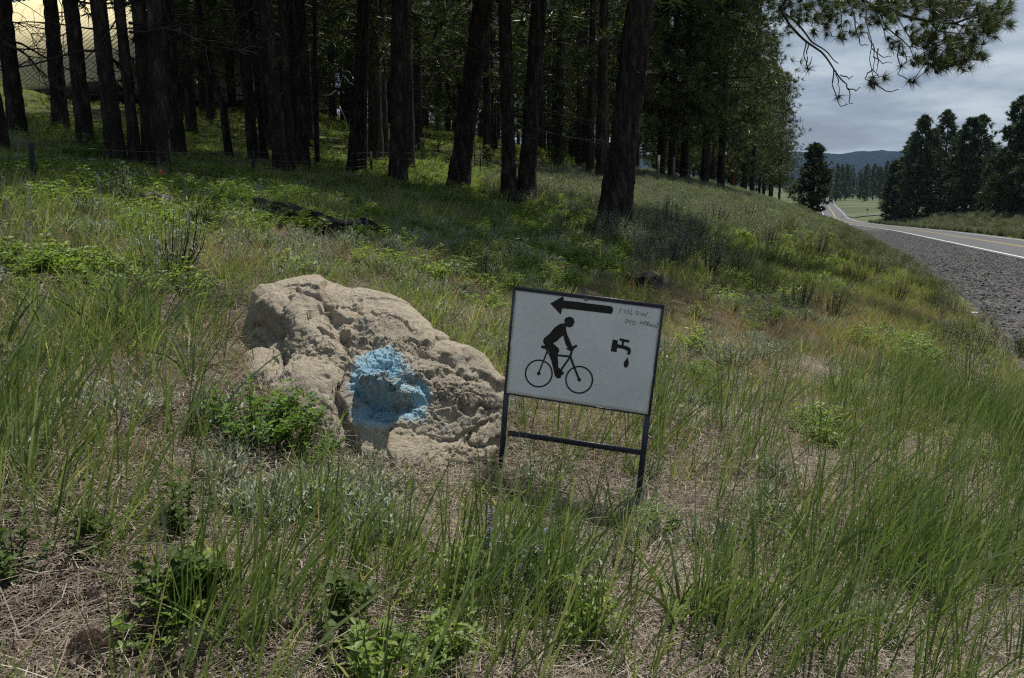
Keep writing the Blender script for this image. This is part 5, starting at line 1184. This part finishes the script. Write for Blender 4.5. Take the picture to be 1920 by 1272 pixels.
# ------------------------------------------------------------------ single plants and small things
def plant(name, label, cat, px, py, mesh, sc=1.0, group=None, part='foliage', rz=0.0):
    p, d = hit(np.float64(px), np.float64(py)); r = thing(name, label, cat, p - np.array([0, 0, .01]), group, rz); r.scale = (sc,) * 3; link(part, mesh, r); return r, p, d   # one mesh of leaves
for px, py, sc, i, lab in (
  (478,852,1.0,0,'bright green leafy bush under the left end of the boulder'),(545,846,.85,1,'bright green leafy bush against the front foot of the boulder'),(585,880,.55,2,'low leafy sprig right of the two bushes at the foot of the boulder'),
  (1515,836,.62,0,'round green leafy clump among the tall grass right of the sign'),(1238,1010,.5,1,'small green leafy clump just in front of the right leg of the sign'),(1318,720,.6,2,'green leafy clump a little right of the sign'),
  (1395,588,.62,0,'low green bush left in the pair behind the dry grass, near the stump'),(1452,594,.6,1,'low green bush right in the pair behind the dry grass'),(1695,672,.6,2,'flat green leafy clump near the edge of the gravel'),(1440,760,.4,0,'small green clump on bare soil between the sign and the round clump'),
  (1155,500,.8,1,'bright leafy bush behind the stump near the largest pine'),(1245,512,.75,2,'bright leafy bush right of the stump near the largest pine'),(720,1230,.34,0,'leafy green plant in the tall grass at the bottom edge, below the boulder'),(800,1262,.34,1,'second leafy plant at the bottom edge, right beside the first'),
  (200,312,1.6,2,'big leafy bush at the foot of the flaky barked pine')):
    plant('leafy_bush', lab, 'bush', px, py, LEAFY[i], sc, 'green leafy bushes')
for px, py, sc, i, lab in ((160,1050,1.0,0,'dark round leaved sprout left, beside a scrap of blue'),(345,1010,1.3,1,'round leaved plant in the grass left of the boulder foot'),(330,1160,1.5,2,'tall round leaved plant at the bottom left'),(30,1100,1.2,1,'round leaved plant at the left edge of the photo'),(640,1210,1.3,0,'round leaved plant in the grass at the bottom')):
    plant('round_leaf_plant', lab, 'plant', px, py, BIGLEAF[i], sc, 'round leaved plants')
for px, py, sc, i, lab in ((210,800,1.15,0,'silvery white leaved plant alone left of the boulder'),(985,1120,1.35,1,'large silvery plant with lupine spikes in the front grass'),(1195,955,.8,2,'silvery plant at the foot of the right leg of the sign'),(985,862,.8,3,'silvery plant behind the crossbar of the sign'),(590,965,1.0,0,'silvery plant in front of the boulder foot'),(655,960,.8,1,'smaller silvery plant in front of the boulder, right of the other'),(450,835,.9,2,'silvery plant left of the green bushes by the boulder')):
    plant('silver_plant', lab, 'plant', px, py, SILV[i], sc * 1.15, 'silvery plants')
for px, py, sc, i, m, lab in ((1330,520,1.25,0,'s','grey sagebrush in the shade, leftmost of the near row'),(1385,516,1.0,1,'s','grey sagebrush in the middle of the near shaded row'),(1440,500,1.1,2,'s','pale sunlit sagebrush at the right end of the near row'),(1260,500,1.2,3,'s','dark sagebrush between the stump and the near row'),(1300,470,1.4,0,'s','sagebrush in the tree shade behind the near row'),(1480,520,.9,1,'g','olive brush just right of the pale sunlit sagebrush'),
  (1400,420,1.5,3,'s','tall dark sagebrush on the bank in the shade of the largest pine'),(1470,450,1.4,2,'g','dark olive brush on the bank above the gravel, higher one'),(1530,490,1.35,0,'g','dark olive brush on the bank above the gravel, middle one'),(1600,540,1.1,1,'g','wide olive brush nearest the edge of the gravel'),(1680,570,1.0,2,'g','olive brush spilling over the edge of the gravel'),(1745,585,.9,3,'g','last olive brush before the gravel, by the white litter'),(1500,585,1.0,0,'g','green brush left of the wide brush at the gravel edge'),(1560,600,.9,3,'g','low green brush in front of the wide brush'),(1430,560,.9,1,'g','green brush behind the low green bushes'),(1350,560,.7,2,'g','small green brush right of the stump'),(1250,440,1.5,1,'s','big dark sagebrush right beside the foot of the largest pine'),(1340,430,1.5,2,'s','big dark sagebrush between the largest pine and the tall dark one'),(1440,470,1.4,0,'s','big shaded sagebrush left of the higher olive brush'),(1640,520,.95,0,'g','olive brush behind the wide one at the gravel edge'),
  (915,540,.75,1,'s','thin grey brush right behind the boulder'),(330,520,.9,3,'s','thin dark twiggy brush in the left meadow'),(225,400,.8,0,'s','grey brush in front of the weathered stump'),(1040,362,1.1,2,'g','dark brush right of the forked pine')):
    plant('sagebrush' if m == 's' else 'brush_shrub', lab, 'shrub', px, py, (SAGE if m == 's' else SAGEG)[i], sc, 'single shrubs of the meadow and bank')
# lupines
def lupine_meshes(seed, h=.34):
    r = np.random.default_rng(seed); P, D, C = [], [], []
    for k in range(16):
        f = k / 15; z = h * (.52 + .48 * f); rad = .013 * (1 - .75 * f) + .003
        for q in range(6):
            if r.random() < .3: continue
            a = q * PI / 3 + k * .5 + r.normal(0, .3); P.append([math.cos(a) * rad * .2, math.sin(a) * rad * .2, z]); D.append([math.cos(a), math.sin(a), .35]); C.append(.35 + .6 * f * r.random())
    v, f, t = leaf_quads(r, np.array(P), np.array(D), .015, .010, np.array(C)); fl = simple_mesh('flower_spike', [(v, f, t, 0)], [M['lupine_flower']])
    P, D = [], []; st = MB(); st.tube([[0, 0, 0], [.01, 0, h * .5], [0, 0, h]], [.0028, .0022, .001], 4)
    for k in range(9):
        a = r.uniform(0, 2 * PI); p = np.array([math.cos(a), math.sin(a), 0]) * r.uniform(.03, .07) + np.array([0, 0, h * r.uniform(.12, .5)]); st.tube([[0, 0, p[2] * .6], p], [.001, .0008], 3)
        for q in range(7): b = q * 2 * PI / 7; P.append(p); D.append([math.cos(b), math.sin(b), .5])
    v, f, t = leaf_quads(r, np.array(P), np.array(D), .035, .008)
    sv = np.concatenate(st.v); sf = np.concatenate([x for x in st.f if x.shape[1] == 4])
    return fl, simple_mesh('leaves', [(v, f, t, 0), (sv, sf, np.full(len(sv), .3), 0)], [M['silver']])
LUP = [lupine_meshes(900 + i) for i in range(3)]
for k, (px, py, sc, lab) in enumerate(((900,1110,1.05,'tallest violet lupine spike in the front grass'),(1000,1120,.9,'violet lupine spike at the right of the large silvery plant'),(955,1150,.8,'short lupine spike in the middle of the large silvery plant'),(1000,1190,.7,'lowest lupine spike of the large silvery plant'),(1030,1060,.85,'lupine spike behind the large silvery plant, rightmost'),(925,1140,.8,'lupine spike close right of the tallest one'),
   (245,880,.9,'violet lupine spike left of the boulder on bare soil'),(350,590,.9,'lupine spike in the curled grass behind the left end of the boulder'),(1275,800,1.0,'lupine spike right of the sign, nearer of the two'),(1258,770,.9,'lupine spike right of the sign, farther of the two'),(980,800,.8,'lupine spike showing under the left end of the sign'),(550,830,.6,'small lupine spike beside the leafy bush at the boulder'))):
    p, d = hit(np.float64(px), np.float64(py)); rt_ = thing('lupine', lab, 'flower', p, 'violet lupines', k * 1.3); rt_.scale = (sc * .72,) * 3; rt_.rotation_euler = (.09 * (k % 3 - 1), .14 + .05 * (k % 4), k * .3)
    link('flower_spike', LUP[k % 3][0], rt_); link('leaves', LUP[k % 3][1], rt_)
lp = None
for k, (px, py) in enumerate(((12,400),(18,450),(62,440),(88,450),(116,445),(190,410),(215,405),(210,395),(318,430),(380,390),(395,395),(350,395),(470,390),(482,392),(492,395),(570,402),(540,412),(740,420),(755,420),(790,432),(880,420),(886,416),(893,420),(1042,450),(1050,450),(650,470),(690,478),(540,480),(800,525),(750,515),(1145,460),(60,500),(300,560))):
    p, d = hit(np.float64(px), np.float64(py))
    if lp is None:
        lp = thing('lupine', 'small lupine spike among the plants of the meadow before the forest', 'flower', p, 'small lupines of the back meadow'); lk = [link('flower_spike', LUP[0][0], lp), link('leaves', LUP[0][1], lp)]; lp.scale = (.75,) * 3
    else: dup(lp, lk, p, k * .9, (.75 + .2 * (k % 3 - 1)))
def paintbrush(px, py, lab, sc):
    p, d = hit(np.float64(px), np.float64(py)); rt_ = thing('red_flower', lab, 'flower', p, 'red paintbrush flowers'); r = np.random.default_rng(int(px)); h = .26 * sc
    mb = MB(); mb.tube([[0, 0, 0], [.01, 0, h * .6], [0, 0, h]], [.003, .0025, .0015], 4); st = mb.obj('stem', M['forb'], rt_)
    n = 22; a = r.uniform(0, 2 * PI, n); P = np.column_stack([0 * a, 0 * a, h * r.uniform(.82, 1.03, n)]); v, f, t = leaf_quads(r, P, np.column_stack([np.cos(a), np.sin(a), r.uniform(.3, 1.4, n)]), .03 * sc, .009 * sc)
    link('petals', simple_mesh('petals', [(v, f, t, 0)], [M['red_flower']]), rt_)
for a in ((305,372,'red flower in the grass at the edge of the forest shade on the left',1.0),(805,415,'orange red flower in the shade left of the forked pine',1.0),(1060,545,'red flower just above the top left of the sign',.9),(1182,574,'red flower right above the sign near the stump',.9)): paintbrush(*a)
# pine cones
def cone_mesh(seed):
    r = np.random.default_rng(seed); mb = MB(); n = 62; core = MB()
    for k in range(n):
        f = (k + .5) / n; a = k * 2.39996; rad = .034 * math.sin(PI * min(1, .18 + .82 * (1 - f)) ** .9) + .004; z = .085 * (f - .5); o = np.array([math.cos(a), math.sin(a), 0]); up_ = np.array([0, 0, 1.0]); s = np.array([-math.sin(a), math.cos(a), 0])
        out_ = norm(o + up_ * (.15 + .9 * f)); ln = rad * .75; w = .010 * (.6 + .5 * math.sin(PI * f)); c = o * rad * .55 + up_ * z; th = np.cross(s, out_) * .0016
        mb.add([c - s * w * .5, c + s * w * .5, c + out_ * ln + s * w, c + out_ * ln * 1.25, c + out_ * ln - s * w, c + out_ * ln * .9 + th * 2.5], [np.array([[0, 1, 2], [0, 2, 4], [2, 3, 4], [2, 5, 3], [3, 5, 4], [4, 5, 2]])])
    core.tube([[0, 0, -.045], [0, 0, 0], [0, 0, .045]], [.012, .018, .006], 7)
    return mb.mesh('scales', [M['cone']]), core.mesh('core', [M['cone']])
CON = [cone_mesh(920 + i) for i in range(2)]
cc = None
for k, (px, py, lab) in enumerate(((165,1240,'largest open pine cone at the bottom left on bare soil'),(255,1195,'brown pine cone right of the largest one'),(355,1240,'reddish pine cone at the bottom under the grass'),(190,1140,'half buried grey pine cone on the bare soil at the left'),(135,1095,'grey pine cone on the bare needles near the left edge'),(385,915,'pine cone in front of the leafy bush at the boulder'),(470,880,'dark pine cone below the leafy bushes by the boulder'),(430,955,'pine cone in the grass left of the boulder foot'),(310,800,'pine cone on bare soil right of the silvery plant'),(520,1190,'pine cone between grass blades at the bottom'),(1335,630,'pine cone on the dry grass right of the sign'),(275,880,'pine cone left of the leafy bush'))):
    p, d = hit(np.float64(px), np.float64(py)); rt_ = thing('pine_cone', lab, 'pine cone', p + np.array([0, 0, .035]), 'fallen pine cones'); rt_.rotation_euler = (1.5 + .15 * math.sin(k * 3), .2 * math.cos(k * 2), .7 + k * 1.1); rt_.scale = (1.0,) * 3 if k == 0 else (.8 + .1 * (k % 3 - 1),) * 3
    me, co = CON[k % 2]; link('core', co, rt_); tag(link('scales', me, rt_), kind='stuff')
# charred log in three lengths, stumps
def rough_log(name, label, a, b, rad, mat, cat='log', seed=0, jag=.12):
    p0, _ = hit(np.float64(a[0]), np.float64(a[1])); p1, _ = hit(np.float64(b[0]), np.float64(b[1])); r = np.random.default_rng(seed); n = 44; sides = 24
    t = np.linspace(0, 1, n); c = p0 + (p1 - p0) * t[:, None]; c[:, 2] = H(c[:, 0], c[:, 1]) + rad * .55; base = c[0].copy(); tg = norm(p1 - p0); u = norm(np.cross(tg, [0, 0, 1.0])); w = np.cross(u, tg); th = np.arange(sides) * 2 * PI / sides
    q = np.stack([np.repeat(t[:, None] * np.linalg.norm(p1 - p0), sides, 1) * 1.5, np.cos(th)[None] + 0 * t[:, None], np.sin(th)[None] + 0 * t[:, None]], -1).reshape(-1, 3)
    R = rad * (1 + .34 * fbm(q * 2.2 + seed, 5, .62, seed) - .30 * (worley(q * np.array([1.2, 3, 3]) + seed, seed)[0] < .22)).reshape(n, sides)
    V = c[:, None] + R[..., None] * (np.cos(th)[None, :, None] * u + np.sin(th)[None, :, None] * w)
    V[0] += tg * (r.normal(0, jag, (sides, 1)) * rad * 3); V[-1] += tg * (r.normal(0, jag, (sides, 1)) * rad * 3)
    i = np.arange(n - 1)[:, None] * sides; j = np.arange(sides)[None]; k = (j + 1) % sides; f = np.stack([i + j, i + k, i + sides + k, i + sides + j], -1).reshape(-1, 4)
    V = np.concatenate([V.reshape(-1, 3), c[:1] + tg * rad * .6, c[-1:] - tg * rad * .6]); jj = np.arange(sides); kk = (jj + 1) % sides; m = n * sides
    tr = np.concatenate([np.stack([0 * jj + m, kk, jj], -1), np.stack([0 * jj + m + 1, (n - 1) * sides + jj, (n - 1) * sides + kk], -1)])
    tag(link(name, mesh_arrays(name, V - base, [f, tr], [M[mat]], smooth=False), None, base), label, cat)
rough_log('charred_log', 'long left piece of the black charred log before the trees', (482, 408), (598, 432), .10, 'char', seed=3)
rough_log('charred_log', 'middle piece of the black charred log before the trees', (592, 438), (657, 446), .11, 'char', seed=5)
rough_log('charred_log', 'short right piece of the black charred log with a broken end', (668, 446), (722, 458), .11, 'char', seed=8)
def stump(px, py, lab, rad, hgt, mat, seed):
    p, _ = hit(np.float64(px), np.float64(py)); sides, n = 26, 12; th = np.arange(sides) * 2 * PI / sides; z = np.linspace(-.05, hgt, n)
    q = np.stack([np.repeat(np.cos(th)[None], n, 0), np.repeat(np.sin(th)[None], n, 0), np.repeat(z[:, None] * 1.5, sides, 1)], -1).reshape(-1, 3)
    R = rad * (1 + .18 * fbm(q * 3 + seed, 3, .6, seed)).reshape(n, sides) * (1 + .35 * np.exp(-np.clip(z, 0, 9) / .06))[:, None]
    V = np.stack([R * np.cos(th), R * np.sin(th), np.repeat(z[:, None], sides, 1)], -1); V[-1, :, 2] += .02 * np.sin(th * 2 + seed) + rng.normal(0, .016, sides); V[-2, :, 2] += .012 * rng.normal(0, 1, sides)
    i = np.arange(n - 1)[:, None] * sides; j = np.arange(sides)[None]; k = (j + 1) % sides; f = np.stack([i + j, i + k, i + sides + k, i + sides + j], -1).reshape(-1, 4)
    V = np.concatenate([V.reshape(-1, 3), [[0, 0, hgt - .07]]]); jj = np.arange(sides); tr = np.stack([(n - 1) * sides + jj, (n - 1) * sides + (jj + 1) % sides, 0 * jj + n * sides], -1)
    tag(link('tree_stump', mesh_arrays('tree_stump', V, [f, tr], [M[mat]]), None, p), lab, 'stump')
stump(287, 398, 'low weathered grey stump in the left meadow', .15, .15, 'old_wood', 4); stump(1190, 545, 'broken dark stump among bright bushes above the sign', .13, .17, 'char', 7); stump(1222, 548, 'grey rotten stump piece right beside the broken dark stump', .12, .18, 'old_wood', 9)
# bits by the road
def litter_piece(px, py, lab, col, sx, sy, name='paper_scrap'):
    p, d = hit(np.float64(px), np.float64(py)); n = 6; U, V = np.meshgrid(np.linspace(-1, 1, n), np.linspace(-1, 1, n)); z = .25 * sx * np.abs(np.sin(U * 2.2 + V * 1.3)) + .01
    i = np.arange(n - 1)[:, None] * n; j = np.arange(n - 1)[None]; q = np.stack([i + j, i + j + 1, i + n + j + 1, i + n + j], -1).reshape(-1, 4)
    o = link(name, mesh_arrays(name, np.stack([U * sx, V * sy, z], -1).reshape(-1, 3), [q], [solid_mat('scrap', col, .6, .1, 9)]), None, p); so_ = o.modifiers.new('thick', 'SOLIDIFY'); so_.thickness = .002; tag(o, lab, 'litter')
litter_piece(1826, 588, 'crumpled white paper scrap lying on the dark gravel', (.75, .75, .74), .06, .035); litter_piece(1812, 549, 'tiny white scrap farther up the gravel', (.7, .7, .7), .035, .02); litter_piece(203, 1036, 'tiny light blue scrap in the grass at the left', (.25, .5, .75), .008, .006)
def marker(px, py, h, lab):
    p, d = hit(np.float64(px), np.float64(py)); rt_ = thing('road_marker', lab, 'road marker', p); mb = MB(); mb.box([0, 0, h / 2 - .1], [.05, 0, 0], [0, .03, 0], [0, 0, h / 2 + .1]); mb.obj('post', M['grey_wood'], rt_)
    mb = MB(); mb.box([0, -.04, h - .1], [.06, 0, 0], [0, .006, 0], [0, 0, .1]); mb.obj('reflector', M['white_paint'], rt_)
marker(1578, 411, 1.3, 'thin road marker post at the white line where the road dips'); marker(1673, 414, 1.2, 'thin road marker post on the far side of the road')
def orange_sign():
    x, y = at_dist(1630, 300.0); z = float(H(np.array([x]), np.array([y]))[0]); rt_ = thing('orange_road_sign', 'tiny orange diamond road sign across the meadow by the side road', 'sign', (x, y, z))
    mb = MB(); mb.box([0, 0, .9], [.06, 0, 0], [0, .06, 0], [0, 0, 1.0]); mb.obj('post', M['grey_wood'], rt_); mb = MB(); mb.box([0, -.09, 1.7], [.28, 0, .28], [0, .02, 0], [-.28, 0, .28]); mb.obj('board', solid_mat('orange', (.42, .15, .03), .5, .05), rt_)
orange_sign()

# ------------------------------------------------------------------ haze
def haze():
    m = bpy.data.materials.new('haze'); m.use_nodes = True; N = m.node_tree.nodes; N.clear(); out = N.new('ShaderNodeOutputMaterial'); v = N.new('ShaderNodeVolumePrincipled'); m.node_tree.links.new(v.outputs[0], out.inputs['Volume'])
    v.inputs['Color'].default_value = (0.42, 0.64, 1.0, 1); v.inputs['Density'].default_value = 0.000045; v.inputs['Anisotropy'].default_value = 0.0
    mb = MB(); mb.box([0, 1000, 85], [8500, 0, 0], [0, 8500, 0], [0, 0, 125]); o = mb.obj('haze', m); o.display_type = 'WIRE'; tag(o, kind='stuff')
haze()
